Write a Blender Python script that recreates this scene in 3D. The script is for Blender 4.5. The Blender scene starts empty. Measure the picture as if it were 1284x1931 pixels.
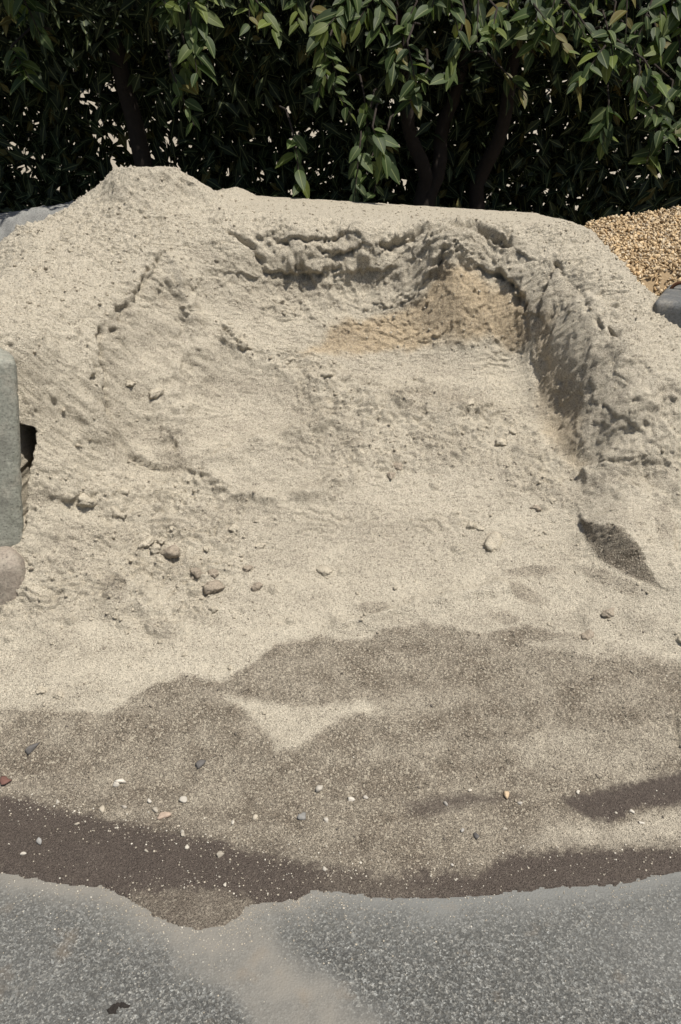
import bpy, math, random
import numpy as np
from mathutils import Vector, Matrix, Euler

random.seed(7); rng = np.random.default_rng(7)
scene = bpy.context.scene
col = scene.collection

# ------------------------------------------------------------------ camera
cam_data = bpy.data.cameras.new('camera'); cam = bpy.data.objects.new('camera', cam_data); col.objects.link(cam)
cam_data.sensor_fit = 'VERTICAL'; cam_data.sensor_height = 36.0; cam_data.lens = 36.0*1515.0/1931.0
cam_data.clip_start = 0.05; cam_data.clip_end = 500
PITCH = math.radians(25.3); CAM_Z = 1.65
cam.location = (0, 0, CAM_Z); cam.rotation_euler = (math.radians(90)-PITCH, 0, 0)
scene.camera = cam

# ------------------------------------------------------------------ sky, sun, exposure
SUN_EL, SUN_AZ = math.radians(65), math.radians(136)      # azimuth from +Y towards +X: high on the right and in front of the pile
world = bpy.data.worlds.new('World'); scene.world = world; world.use_nodes = True
wn = world.node_tree; wn.nodes.clear()
sky = wn.nodes.new('ShaderNodeTexSky'); sky.sky_type = 'NISHITA'; sky.sun_disc = False
sky.sun_elevation = SUN_EL; sky.sun_rotation = SUN_AZ; sky.dust_density = 2.0
bg = wn.nodes.new('ShaderNodeBackground'); bg.inputs['Strength'].default_value = 0.075
wo = wn.nodes.new('ShaderNodeOutputWorld')
wn.links.new(sky.outputs[0], bg.inputs[0]); wn.links.new(bg.outputs[0], wo.inputs[0])
sd = bpy.data.lights.new('sun', 'SUN'); sd.energy = 4.8; sd.angle = math.radians(0.53); sd.color = (1.0, 0.955, 0.88)
sun = bpy.data.objects.new('sun', sd); col.objects.link(sun)
to_sun = Vector((math.sin(SUN_AZ)*math.cos(SUN_EL), math.cos(SUN_AZ)*math.cos(SUN_EL), math.sin(SUN_EL)))
sun.rotation_euler = to_sun.to_track_quat('Z', 'Y').to_euler(); sun.location = (3, -1, 6)
scene.view_settings.view_transform = 'Standard'; scene.view_settings.look = 'None'
scene.view_settings.gamma = 1.0; scene.view_settings.exposure = 0.21; scene.view_settings.use_curve_mapping = False

# ------------------------------------------------------------------ layout from image coordinates and estimated depths (metres)
# Points of the sand pile are (x, s, n): x across the bay, s up a reference slope of 27 degrees, n square off that slope.
CONTROL_PTS = [(-1.134,0.075,0.059), (-0.893,0.075,0.059), (-0.532,0.075,0.059), (0,0.075,0.059), (0.431,0.075,0.059), (0.912,0.075,0.059), (1.274,0.075,0.059), (-1.191,0.163,0.011), (-0.812,0.163,0.011), (-0.432,0.163,0.011), (0,0.163,0.011), (0.389,0.163,0.011), (0.812,0.163,0.011), (1.211,0.163,0.011), (-1.265,0.286,-0.044), (-0.862,0.286,-0.044), (-0.459,0.286,-0.044), (0,0.284,-0.037), (0.412,0.284,-0.037), (0.858,0.283,-0.034), (1.278,0.282,-0.03), (-1.36,0.466,-0.099), (-0.927,0.466,-0.099), (-0.494,0.466,-0.099), (0,0.464,-0.092), (0.443,0.464,-0.092), (0.921,0.462,-0.085), (1.375,0.462,-0.085), (-1.464,0.696,-0.133), (-0.998,0.696,-0.133), (-0.532,0.696,-0.133), (0,0.698,-0.139), (0.48,0.698,-0.139), (0.987,0.685,-0.109), (1.473,0.685,-0.109), (-1.551,0.936,-0.123), (-1.057,0.936,-0.123), (-0.735,0.948,-0.145), (-0.372,0.959,-0.166), (0,0.965,-0.176), (0.351,0.965,-0.176), (0.685,0.959,-0.166), (1.062,0.942,-0.134), (1.585,0.942,-0.134), (-0.985,1.104,-0.081), (-0.844,1.122,-0.11), (-0.597,1.147,-0.149), (-0.338,1.16,-0.169), (0,1.166,-0.179), (0.369,1.169,-0.183), (0.721,1.166,-0.179), (1.096,1.116,-0.1), (0.647,1.27,-0.173), (0.806,1.263,-0.164), (1.067,1.225,-0.108), (-0.989,1.249,0.007), (-0.864,1.296,-0.056), (-0.621,1.349,-0.128), (-0.353,1.369,-0.155), (0,1.375,-0.164), (0.385,1.382,-0.173), (0.661,1.375,-0.164), (0.805,1.369,-0.155), (0.911,1.329,-0.101), (1.032,1.322,-0.092), (1.147,1.322,-0.092), (-0.995,1.334,0.064), (-0.873,1.396,-0.013), (-0.718,1.451,-0.082), (-0.544,1.478,-0.116), (-0.362,1.499,-0.142), (-0.004,1.499,-0.142), (0.395,1.513,-0.159), (0.677,1.506,-0.15), (0.819,1.485,-0.125), (0.927,1.444,-0.073), (1.172,1.444,-0.073), (-1.002,1.413,0.13), (-0.878,1.491,0.04), (-0.759,1.547,-0.025), (-0.614,1.611,-0.099), (-0.458,1.597,-0.082), (-0.273,1.625,-0.115), (0,1.632,-0.123), (0.404,1.646,-0.139), (0.656,1.646,-0.139), (0.811,1.646,-0.139), (0.86,1.646,-0.139), (0.957,1.59,-0.074), (1.201,1.575,-0.058), (-1.011,1.507,0.227), (-0.92,1.581,0.151), (-0.822,1.64,0.09), (-0.756,1.706,0.021), (-0.604,1.764,-0.04), (-0.379,1.801,-0.078), (0,1.808,-0.085), (0.416,1.83,-0.108), (0.64,1.845,-0.123), (0.741,1.845,-0.123), (0.823,1.823,-0.101), (0.893,1.735,-0.009), (1.034,1.676,0.052), (1.194,1.684,0.044), (-1,1.593,0.33), (-0.913,1.677,0.252), (-0.833,1.738,0.195), (-0.765,1.821,0.117), (-0.663,1.89,0.053), (-0.482,1.951,-0.004), (-0.247,1.981,-0.033), (0,1.996,-0.047), (0.325,2.019,-0.068), (0.573,2.027,-0.075), (0.72,2.034,-0.083), (0.797,1.989,-0.04), (0.872,1.897,0.045), (0.973,1.821,0.117), (1.193,1.799,0.138), (-0.992,1.67,0.415), (-0.919,1.788,0.315), (-0.826,1.866,0.248), (-0.759,1.936,0.188), (-0.668,2.014,0.121), (-0.521,2.054,0.087), (-0.387,2.085,0.061), (-0.169,2.139,0.014), (0,2.171,-0.013), (0.206,2.186,-0.026), (0.435,2.179,-0.02), (0.603,2.179,-0.02), (0.705,2.171,-0.013), (0.789,2.108,0.041), (0.869,1.999,0.134), (0.974,1.928,0.194), (1.118,1.952,0.174), (-1.04,1.843,0.423), (-0.939,1.931,0.354), (-0.821,2.004,0.298), (-0.746,2.06,0.254), (-0.64,2.164,0.172), (-0.489,2.204,0.141), (-0.293,2.26,0.097), (-0.088,2.3,0.065), (0.123,2.325,0.047), (0.332,2.3,0.065), (0.45,2.26,0.097), (0.599,2.276,0.084), (0.706,2.252,0.103), (0.779,2.188,0.153), (0.882,2.14,0.191), (1.006,2.108,0.216), (1.12,2.124,0.204), (-1.1,2.053,0.394), (-0.977,2.11,0.353), (-0.85,2.176,0.305), (-0.725,2.208,0.281), (-0.62,2.258,0.246), (-0.489,2.299,0.216), (-0.333,2.348,0.18), (-0.171,2.389,0.151), (0.08,2.413,0.133), (0.289,2.397,0.145), (0.447,2.34,0.186), (0.576,2.364,0.168), (0.691,2.331,0.192), (0.781,2.29,0.222), (0.89,2.258,0.246), (1.023,2.241,0.258), (-1.161,2.259,0.359), (-1.02,2.292,0.336), (-0.875,2.326,0.313), (-0.681,2.342,0.302), (-0.488,2.376,0.279), (-0.369,2.393,0.268), (-0.169,2.426,0.246), (0.079,2.443,0.234), (0.326,2.434,0.24), (0.532,2.434,0.24), (0.654,2.426,0.246), (0.77,2.401,0.262), (0.912,2.401,0.262), (-1.224,2.461,0.315), (-1.058,2.453,0.32), (-0.893,2.444,0.326), (-0.695,2.461,0.315), (-0.495,2.478,0.304), (-0.293,2.503,0.288), (-0.087,2.529,0.271), (0.121,2.537,0.266), (0.33,2.537,0.266), (0.537,2.529,0.271), (0.741,2.512,0.282), (0.912,2.529,0.271), (-1.092,2.59,0.303), (-0.911,2.547,0.329), (-0.705,2.547,0.329), (-0.508,2.598,0.297), (-0.31,2.717,0.223), (0,2.769,0.191), (0.353,2.786,0.181), (0.576,2.786,0.181), (0.8,2.786,0.181), (0.921,2.743,0.207), (-0.923,2.651,0.357), (-0.809,2.616,0.377), (-0.71,2.634,0.367), (-0.619,2.694,0.331), (-0.779,2.687,0.428), (-0.69,2.705,0.419), (-0.901,2.67,0.394), (-0.611,2.714,0.37), (-0.58,3.378,-0.089), (-0.243,3.419,-0.119), (0.154,3.412,-0.132), (0.55,3.386,-0.139), (0.931,3.308,-0.115), (-0.515,2.928,0.13), (1.012,3.13,-0.025), (-0.75,2.998,0.156), (-0.7,3.38,-0.196), (-1.2,2.996,-0.067), (-1.2,3.298,-0.356), (-1.8,2.339,-0.036), (-1.8,1.692,0.238), (-1.8,3.073,-0.578), (-1.8,0.929,-0.159), (-2.2,1.958,-0.122), (-2.2,1.378,0.061), (-2.2,0.705,-0.157), (-2.2,2.982,-0.756), (-1.25,1.054,-0.133), (-1.25,1.613,0.413), (-1.6,1.041,-0.16), (-1.6,1.649,0.372), (-1.35,2.149,0.252), (-1.25,2.667,0.168), (1.32,2.036,0.141), (1.35,2.263,0.036), (1.35,2.62,-0.145), (1.3,3.141,-0.444), (1.8,2.049,0.056), (1.8,1.467,0.016), (1.8,0.952,-0.115), (1.8,3.073,-0.578), (2.2,1.958,-0.122), (2.2,1.198,-0.072), (2.2,2.982,-0.756), (-0.6,3.588,-0.448), (0,3.611,-0.403), (0.6,3.611,-0.403), (1.1,3.431,-0.536), (1,3.272,-0.186)]
SCARPS = [
 ([(-0.431,2.444),(-0.36,2.424),(-0.312,2.4),(-0.27,2.371)],0.02,0.05,1),
 ([(-0.304,2.356),(-0.171,2.394),(-0.088,2.387),(0.038,2.414),(0.164,2.424),(0.247,2.432)],0.03,0.08,1),
 ([(-0.241,2.448),(-0.138,2.461),(-0.056,2.475),(0.027,2.49)],0.018,0.02,1),
 ([(-0.087,2.428),(-0.004,2.443),(0.1,2.453)],0.02,0.03,1),
 ([(0.152,2.469),(0.247,2.497),(0.309,2.52),(0.402,2.537)],0.035,0.035,1),
 ([(0.402,2.537),(0.533,2.582),(0.587,2.494),(0.658,2.433)],0.045,0.05,1),
 ([(0.301,2.357),(0.358,2.377),(0.422,2.416)],0.05,0.04,1),
 ([(0.521,2.403),(0.615,2.367),(0.675,2.306),(0.719,2.245)],0.045,0.05,1),
 ([(0.811,2.322),(0.851,2.283),(0.888,2.207)],0.012,0.03,1),
 ([(0.742,2.201),(0.76,2.239),(0.8,2.298)],0.012,0.03,-1),
 ([(0.959,2.016),(0.991,1.949)],0.01,0.015,1),
 ([(1.01,1.916),(1.086,1.84),(1.107,1.761)],0.01,0.05,1),
 ([(-0.674,2.302),(-0.725,2.192),(-0.758,2.093),(-0.775,2.016),(-0.8,1.945)],0.018,0.05,-1),
 ([(-0.825,1.888),(-0.824,1.804),(-0.808,1.737),(-0.796,1.664)],0.022,0.04,-1),
 ([(-0.451,2.127),(-0.377,2.079),(-0.249,2.07),(-0.086,2.063),(-0.041,2.004)],0.009,0.03,1),
 ([(-0.789,1.683),(-0.733,1.608),(-0.631,1.596),(-0.576,1.612),(-0.456,1.556)],0.024,0.07,1),
 ([(-0.982,1.355),(-0.914,1.367),(-0.859,1.411)],0.02,0.03,1),
 ([(-0.78,1.132),(-0.744,1.165),(-0.687,1.122)],0.025,0.04,1),
 ([(0.77,0.621),(0.866,0.647),(0.961,0.677)],0.012,0.02,1),
 ([(0.964,0.687),(0.963,0.619),(0.958,0.555)],0.006,0.02,1),
 ([(-0.657,1.027),(-0.598,0.963),(-0.521,0.946)],0.014,0.02,1),
 ([(0.9,1.811),(1.019,1.682),(1.112,1.608)],0.01,0.06,1),
 ([(0.85,1.585),(0.959,1.599),(1.057,1.513),(1.094,1.462)],0.02,0.03,-1),
 ([(1.157,1.373),(1.104,1.304),(1.119,1.201)],0.03,0.03,-1),
]
CRACKS = [
 ([(-0.675,2.309),(-0.69,2.265),(-0.723,2.222),(-0.727,2.17),(-0.752,2.115)],0.016,0.006),
 ([(-0.762,2.057),(-0.785,2.013),(-0.781,1.983),(-0.802,1.936)],0.022,0.008),
 ([(-0.827,1.913),(-0.829,1.849),(-0.816,1.797),(-0.808,1.73),(-0.793,1.666)],0.03,0.006),
 ([(-0.837,1.789),(-0.839,1.727)],0.02,0.005),
 ([(-0.431,2.449),(-0.354,2.413),(-0.308,2.394)],0.025,0.008),
 ([(-0.294,2.362),(-0.171,2.396),(-0.088,2.387),(-0.004,2.407)],0.02,0.006),
 ([(-0.241,2.449),(-0.168,2.451),(-0.087,2.465),(0.027,2.49)],0.02,0.005),
 ([(0.152,2.474),(0.247,2.497),(0.309,2.52)],0.03,0.008),
 ([(0.5,2.568),(0.559,2.531),(0.596,2.482),(0.658,2.433)],0.035,0.008),
 ([(0.615,2.367),(0.665,2.32),(0.715,2.25)],0.03,0.008),
 ([(0.753,2.194),(0.76,2.239),(0.781,2.274),(0.808,2.309)],0.014,0.006),
 ([(0.812,2.329),(0.836,2.291)],0.03,0.008),
 ([(0.961,1.999),(0.978,1.964)],0.03,0.008),
 ([(0.93,2.048),(0.935,2.006)],0.02,0.006),
 ([(-0.451,2.127),(-0.407,2.101)],0.02,0.005),
 ([(-0.377,2.079),(-0.348,2.077)],0.014,0.005),
 ([(0.707,2.253),(0.74,2.131),(0.764,1.978)],0.007,0.007),
 ([(0.885,2.212),(0.907,2.137),(0.925,2.068)],0.006,0.006),
 ([(0.963,0.683),(0.959,0.627),(0.95,0.555)],0.007,0.005),
 ([(-0.621,1.709),(-0.589,1.663)],0.012,0.006),
 ([(-0.453,1.645),(-0.409,1.686)],0.012,0.008),
 ([(-0.066,2.435),(0.017,2.44),(0.1,2.453)],0.018,0.005),
 ([(0.402,2.418),(0.368,2.382),(0.32,2.358)],0.03,0.01),
]
RIDGES = [
 ([(-0.593,2.231),(-0.617,2.058),(-0.631,1.853),(-0.611,1.709)],0.055,0.085),
 ([(-0.427,2.112),(-0.248,2.042),(-0.045,1.99),(0.198,1.933),(0.439,1.879)],0.03,0.05),
 ([(-0.433,1.634),(-0.315,1.716),(-0.161,1.769),(0.016,1.832),(0.116,1.885)],0.042,0.032),
 ([(-0.455,1.55),(-0.362,1.51),(-0.23,1.486),(-0.079,1.522),(0.034,1.59)],0.04,0.03),
 ([(-0.003,1.005),(0.134,1.036),(0.275,1.087),(0.417,1.118),(0.561,1.151)],0.03,0.03),
 ([(0.786,1.67),(0.865,1.618),(0.905,1.495),(1.019,1.456),(1.181,1.434)],0.02,0.025),
 ([(-0.72,1.177),(-0.64,1.086),(-0.56,0.993)],0.015,0.04),
 ([(-0.602,2.251),(-0.575,2.184),(-0.532,2.073),(-0.512,1.979)],0.03,0.04),
 ([(0.536,0.299),(0.532,0.342),(0.57,0.386),(0.67,0.394)],0.006,0.02),
 ([(0.482,0.612),(0.698,0.634),(0.854,0.659),(0.966,0.686)],0.01,0.04),
 ([(0.736,1.145),(0.827,1.094),(0.941,1.013),(1.063,0.943)],0.012,0.03),
]
EDGE = [(-1.546,0.291),(-1.102,0.23),(-0.839,0.228),(-0.699,0.2),(-0.566,0.186),(-0.479,0.15),(-0.407,0.105),(-0.33,0.085),(-0.259,0.097),(-0.226,0.13),(-0.203,0.15),(-0.11,0.157),(-0.066,0.178),(-0.003,0.178),(0.073,0.163),(0.2,0.161),(0.365,0.168),(0.536,0.192),(0.693,0.2),(0.842,0.233),(1.14,0.259),(1.703,0.333),(2.222,1.304),(-1.944,1.246)]
DAMP = [(-1.964,0.725),(-1.0,0.704),(-0.843,0.696),(-0.671,0.693),(-0.597,0.758),(-0.488,0.823),(-0.357,0.798),(-0.281,0.856),(-0.204,0.934),(-0.071,0.965),(0.064,0.951),(0.141,0.99),(0.27,1.014),(0.354,1.005),(0.436,0.975),(0.609,1.007),(0.751,0.958),(0.889,0.921),(1.037,0.85),(1.705,0.846),(1.267,0.063),(-1.487,0.063)]
TONGUE = [(-0.343,0.743),(-0.267,0.69),(-0.201,0.621),(-0.183,0.575),(-0.123,0.582),(-0.064,0.632),(-0.003,0.677),(0.121,0.691),(0.076,0.732),(-0.003,0.717),(-0.128,0.708),(-0.256,0.736)]
SILT_A = [(-1.672,0.488),(-0.921,0.448),(-0.832,0.436),(-0.722,0.401),(-0.618,0.381),(-0.471,0.345),(-0.328,0.311),(-0.231,0.282),(-0.109,0.253),(-0.003,0.239),(0.127,0.214),(0.206,0.225),(0.322,0.216),(0.412,0.271),(0.59,0.285),(0.749,0.29),(0.858,0.284),(1.287,0.297),(1.674,0.291),(1.477,0.029),(-0.19,0.029),(-0.203,0.143),(-0.281,0.163),(-0.396,0.169),(-0.495,0.163),(-0.46,0.029),(-1.341,0.029)]
SILT_B = [(0.594,0.432),(0.686,0.46),(0.807,0.481),(0.938,0.515),(1.265,0.54),(1.224,0.446),(0.908,0.421),(0.784,0.401),(0.702,0.359),(0.626,0.389)]
SILT_C = [(0.167,0.42),(0.269,0.446),(0.37,0.452),(0.49,0.442),(0.452,0.43),(0.336,0.414),(0.22,0.372),(0.179,0.387)]
BROWN = [(-0.152,2.102),(-0.087,2.169),(-0.021,2.251),(0.165,2.289),(0.331,2.329),(0.397,2.371),(0.489,2.377),(0.617,2.331),(0.706,2.259),(0.725,2.169),(0.603,2.195),(0.497,2.2),(0.352,2.187),(0.216,2.16),(0.121,2.147),(-0.004,2.127)]
BROWN_SHADE = [(0.734,2.209),(0.808,2.152),(0.851,1.949),(0.88,1.748),(0.875,1.629),(0.832,1.648),(0.786,1.741),(0.759,1.982)]  # right wall strip: brown sand, with the wall's shade deepened in the colour
PIT = [(0.834,1.397),(0.889,1.34),(0.935,1.319),(0.989,1.219),(1.027,1.106),(0.939,1.168),(0.868,1.239),(0.838,1.326)]
WALL = [(-0.492,2.446),(-0.252,2.517),(0.122,2.557),(0.443,2.62),(0.664,2.544),(0.729,2.319),(0.746,2.15),(0.539,2.189),(0.247,2.165),(-0.046,2.164),(-0.253,2.255),(-0.431,2.251),(-0.622,2.201),(-0.759,1.952),(-0.822,1.64),(-0.864,1.64),(-0.827,1.884),(-0.742,2.201),(-0.644,2.352)]
BUTTRESS = [(0.729,2.319),(0.845,2.367),(1.012,2.152),(1.209,1.887),(1.605,1.753),(1.534,1.38),(1.168,1.424),(1.001,1.461),(0.882,1.614),(0.802,1.733),(0.756,2.02)]
CRUST = [(-2.967,3.092),(-0.826,3.162),(-0.577,3.102),(1.103,3.062),(1.511,2.869),(2.218,2.777),(1.644,1.894),(1.204,1.862),(0.986,2.107),(0.822,2.342),(0.668,2.568),(0.443,2.62),(0.122,2.577),(-0.432,2.459),(-0.679,2.319),(-0.817,1.934),(-0.837,1.631),(-0.797,1.41),(-0.992,1.249),(-2.106,1.241)]
LUMPY = [(-0.995,1.457),(-0.794,1.601),(-0.419,1.564),(-0.298,1.373),(-0.385,1.098),(-0.52,0.937),(-0.78,1.021),(-0.966,0.972),(-1.247,0.988),(-1.255,1.238)]
LUMPY_B = [(-0.249,2.102),(0.12,2.06),(0.526,1.954),(0.722,1.848),(0.844,1.601),(0.78,1.452),(0.501,1.648),(0.227,1.596),(-0.004,1.588),(-0.162,1.809)]
TERRACE = [(0.853,1.599),(0.821,1.499),(0.839,1.386),(0.889,1.34),(0.935,1.319),(0.989,1.219),(1.027,1.109),(1.095,1.062),(1.37,1.066),(1.474,1.501),(1.204,1.448),(1.02,1.461),(0.91,1.514)]
SLOT = [(-1.045,1.485),(-0.991,1.507),(-0.998,1.455),(-1.009,1.398),(-1.015,1.329),(-1.015,1.245),(-1.054,1.227)]
PIT_FOOT = [(1.032,1.101),(0.939,1.168),(0.868,1.239),(0.838,1.326),(0.831,1.399)]
LUMPY_C = [(-0.663,2.348),(-0.593,2.302),(-0.716,2.056),(-0.774,1.842),(-0.765,1.668),(-0.859,1.599),(-0.853,1.79),(-0.819,1.968),(-0.751,2.199)]
LUMPY_D = [(-0.468,2.151),(-0.349,2.116),(-0.168,2.107),(-0.004,2.072),(0.016,1.974),(-0.126,1.99),(-0.288,2.034),(-0.445,2.073)]
PALE_A = [(0.466,0.284),(0.54,0.348),(0.634,0.364),(0.712,0.348),(0.913,0.413),(0.872,0.298),(0.682,0.29)]
PALE_B = [(0.597,0.933),(0.767,0.956),(0.926,0.939),(1.061,0.897),(1.047,0.85),(0.91,0.873),(0.751,0.883)]
PALE_C = [(0.465,0.595),(0.697,0.629),(0.962,0.669),(0.958,0.555),(0.742,0.51),(0.527,0.528)]
PALE_D = [(-0.003,0.707),(0.252,0.774),(0.41,0.755),(0.183,0.682)]
BUMPS = [(0.955,1.57,0.103,0.035), (1.101,1.618,0.082,0.03), (1.16,1.522,0.069,0.03), (1.006,1.387,0.103,0.015), (0.944,1.885,0.105,0.022), (0.895,2.092,0.086,0.018), (1.026,1.737,0.077,0.02), (-0.851,1.637,0.069,0.02), (-0.918,1.436,0.077,0.018), (-0.775,1.435,0.06,0.02), (0.479,1.858,0.077,0.015), (0.238,1.917,0.086,0.014), (0.707,1.726,0.069,0.014), (-0.085,1.947,0.069,0.012), (0.113,1.68,0.077,0.01), (-0.609,1.841,0.137,0.02), (0.426,2.42,0.086,0.02), (-0.087,2.446,0.096,0.015), (0.827,1.013,0.069,0.012), (0.745,0.928,0.06,0.012), (-0.69,1.083,0.103,0.02)]
DAMP_SHADE_PATCHES = [  # damp spots, and shade under ledges and on facets put into the colour
 (0.109,1.07,0.056,0.000,-0.001,-0.028,0.8),
 (0.618,1.122,0.064,-0.039,-0.014,-0.025,0.9),
 (0.528,1.034,0.059,-0.013,-0.007,-0.026,0.8),
 (0.64,1.213,0.099,0.007,-0.002,-0.022,0.8),
 (0.887,1.155,0.091,-0.068,-0.014,-0.024,0.8),
 (-0.736,1.109,0.046,0.004,0.008,-0.050,0.8),
 (-0.566,0.973,0.056,-0.020,-0.006,-0.032,0.6),
 (-0.606,1.633,0.058,-0.003,0.004,-0.048,0.5),
 (-0.082,1.697,0.209,0.065,0.014,-0.060,0.35),
 (0.25,2.306,0.122,-0.035,0.000,-0.036,0.4),
 (-0.172,2.36,0.126,-0.002,0.000,-0.036,0.55),
 (0.165,2.398,0.104,-0.007,0.000,-0.025,0.45),
 (0.494,2.239,0.127,0.012,0.001,-0.025,0.3),
 (0.926,1.784,0.076,-0.040,0.000,-0.090,0.35),
 (1.09,1.342,0.036,0.000,-0.014,-0.077,0.5),
 (-0.415,1.137,0.028,0.002,0.003,-0.024,0.9),
 (-0.567,1.261,0.029,0.003,0.003,-0.026,0.7),
 (-0.48,1.186,0.021,0.000,0.002,-0.020,0.7),
 (0.519,1.336,0.036,-0.001,-0.004,-0.034,0.4),
 (-0.285,1.145,0.021,0.002,0.002,-0.019,0.7),
 (-0.316,1.213,0.018,0.000,0.002,-0.015,0.7),
 (-0.969,1.354,0.054,0.029,0.001,-0.023,0.4),
 (-0.775,2.004,0.031,0.013,-0.018,-0.080,0.4),
 (-0.674,2.175,0.041,0.022,0.002,-0.055,0.3),
 (0.387,2.367,0.033,-0.023,-0.043,-0.022,0.5),
 (-0.743,1.81,0.031,0.020,0.001,-0.024,0.4),
 (-0.355,1.392,0.222,0.004,0.007,-0.098,0.28),
 (0.289,1.317,0.273,-0.004,-0.006,-0.095,0.26),
 (-0.657,1.702,0.112,0.012,0.002,-0.040,0.35),
 (-0.041,1.396,0.223,0.026,0.006,-0.063,0.22),
 (0.651,1.599,0.100,-0.050,-0.028,-0.065,0.3),
 (-0.668,2.03,0.108,0.039,0.002,-0.069,0.2),
 (-0.203,1.855,0.157,0.032,0.012,-0.068,0.22),
 (0.705,1.293,0.100,-0.029,-0.018,-0.062,0.2),
]
PEBBLES = [(-0.471,0.376,0.031,0.021), (-0.423,0.425,0.02,0.02), (-0.514,0.419,0.016,0.017), (-0.493,0.398,0.02,0.014), (-0.637,0.4,0.017,0.014), (-0.62,0.475,0.019,0.017), (-0.764,0.42,0.014,0.011), (-0.69,0.354,0.015,0.014), (-0.305,0.262,0.019,0.016), (-0.388,0.282,0.012,0.011), (-0.412,0.329,0.012,0.011), (-0.408,0.321,0.014,0.011), (-0.226,0.376,0.017,0.017), (-0.103,0.377,0.025,0.018), (-0.04,0.369,0.017,0.014), (-0.06,0.461,0.032,0.023), (-0.285,0.36,0.012,0.011), (0.445,0.441,0.024,0.017), (0.348,0.458,0.013,0.01), (0.474,0.417,0.014,0.011), (0.64,0.454,0.014,0.011), (0.783,0.359,0.015,0.011), (0.026,0.428,0.02,0.016), (0.277,0.417,0.014,0.013), (0.422,0.341,0.012,0.011), (0.314,0.337,0.012,0.012), (-0.281,0.182,0.013,0.009), (-0.042,0.229,0.013,0.009), (-0.494,0.271,0.011,0.011), (-0.798,0.268,0.013,0.013), (-0.773,0.301,0.019,0.022), (-0.395,0.535,0.027,0.021), (-0.603,0.484,0.023,0.02), (-0.881,0.576,0.036,0.024), (-0.926,0.485,0.035,0.017), (0.344,0.319,0.019,0.014), (0.273,0.237,0.01,0.008), (0.767,0.393,0.014,0.011), (0.068,0.433,0.013,0.011), (-0.584,0.405,0.014,0.013)]
CLODS = [(-0.567,1.256,0.061,0.05), (-0.415,1.137,0.059,0.045), (-0.48,1.186,0.035,0.032), (-0.428,1.191,0.032,0.021), (-0.663,1.291,0.05,0.029), (-0.625,1.276,0.036,0.029), (-0.615,1.309,0.029,0.022), (-0.604,1.229,0.025,0.021), (-0.281,1.147,0.032,0.028), (-0.317,1.212,0.032,0.025), (-0.053,1.202,0.046,0.029), (0.519,1.332,0.081,0.055), (0.451,1.392,0.037,0.037), (0.474,1.385,0.026,0.026), (0.69,1.462,0.03,0.026), (0.179,1.601,0.031,0.023), (0.209,1.635,0.035,0.027), (0.85,1.027,0.037,0.031), (0.773,0.95,0.043,0.03), (-0.371,1.374,0.033,0.022), (-0.282,1.306,0.033,0.018), (-0.415,1.053,0.024,0.024), (-0.757,1.468,0.047,0.044), (-0.763,1.387,0.043,0.04), (-0.859,1.404,0.071,0.036), (-0.578,1.358,0.029,0.026), (-0.464,1.289,0.025,0.018), (-0.897,0.759,0.028,0.019), (-0.839,0.744,0.022,0.019), (-0.758,1.829,0.038,0.026), (-0.696,1.836,0.046,0.031), (-0.071,2.007,0.057,0.041), (-0.383,2.084,0.04,0.04), (-0.208,2.059,0.033,0.024), (1.057,0.925,0.033,0.026), (0.749,1.49,0.026,0.019), (0.636,1.808,0.028,0.024), (0.601,1.758,0.048,0.032), (0.482,1.904,0.04,0.028), (0.074,1.69,0.039,0.016)]
TRAIL = [(-0.319,1.258), (-0.251,1.205), (-0.163,1.143), (-0.091,1.084), (-0.002,1.018)]
ROAD_EDGE = [(-0.841,1.416), (-0.7,1.385), (-0.567,1.37), (-0.481,1.328), (-0.408,1.279), (-0.33,1.255), (-0.259,1.269), (-0.227,1.307), (-0.204,1.328), (-0.11,1.337), (-0.066,1.361), (-0.003,1.361), (0.073,1.343), (0.2,1.341), (0.366,1.349), (0.538,1.376), (0.695,1.385), (0.844,1.422)]
TAR = [(-0.487,1.067), (-0.474,1.081), (-0.456,1.084), (-0.439,1.076), (-0.449,1.071), (-0.464,1.073), (-0.465,1.059), (-0.48,1.059)]
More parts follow.
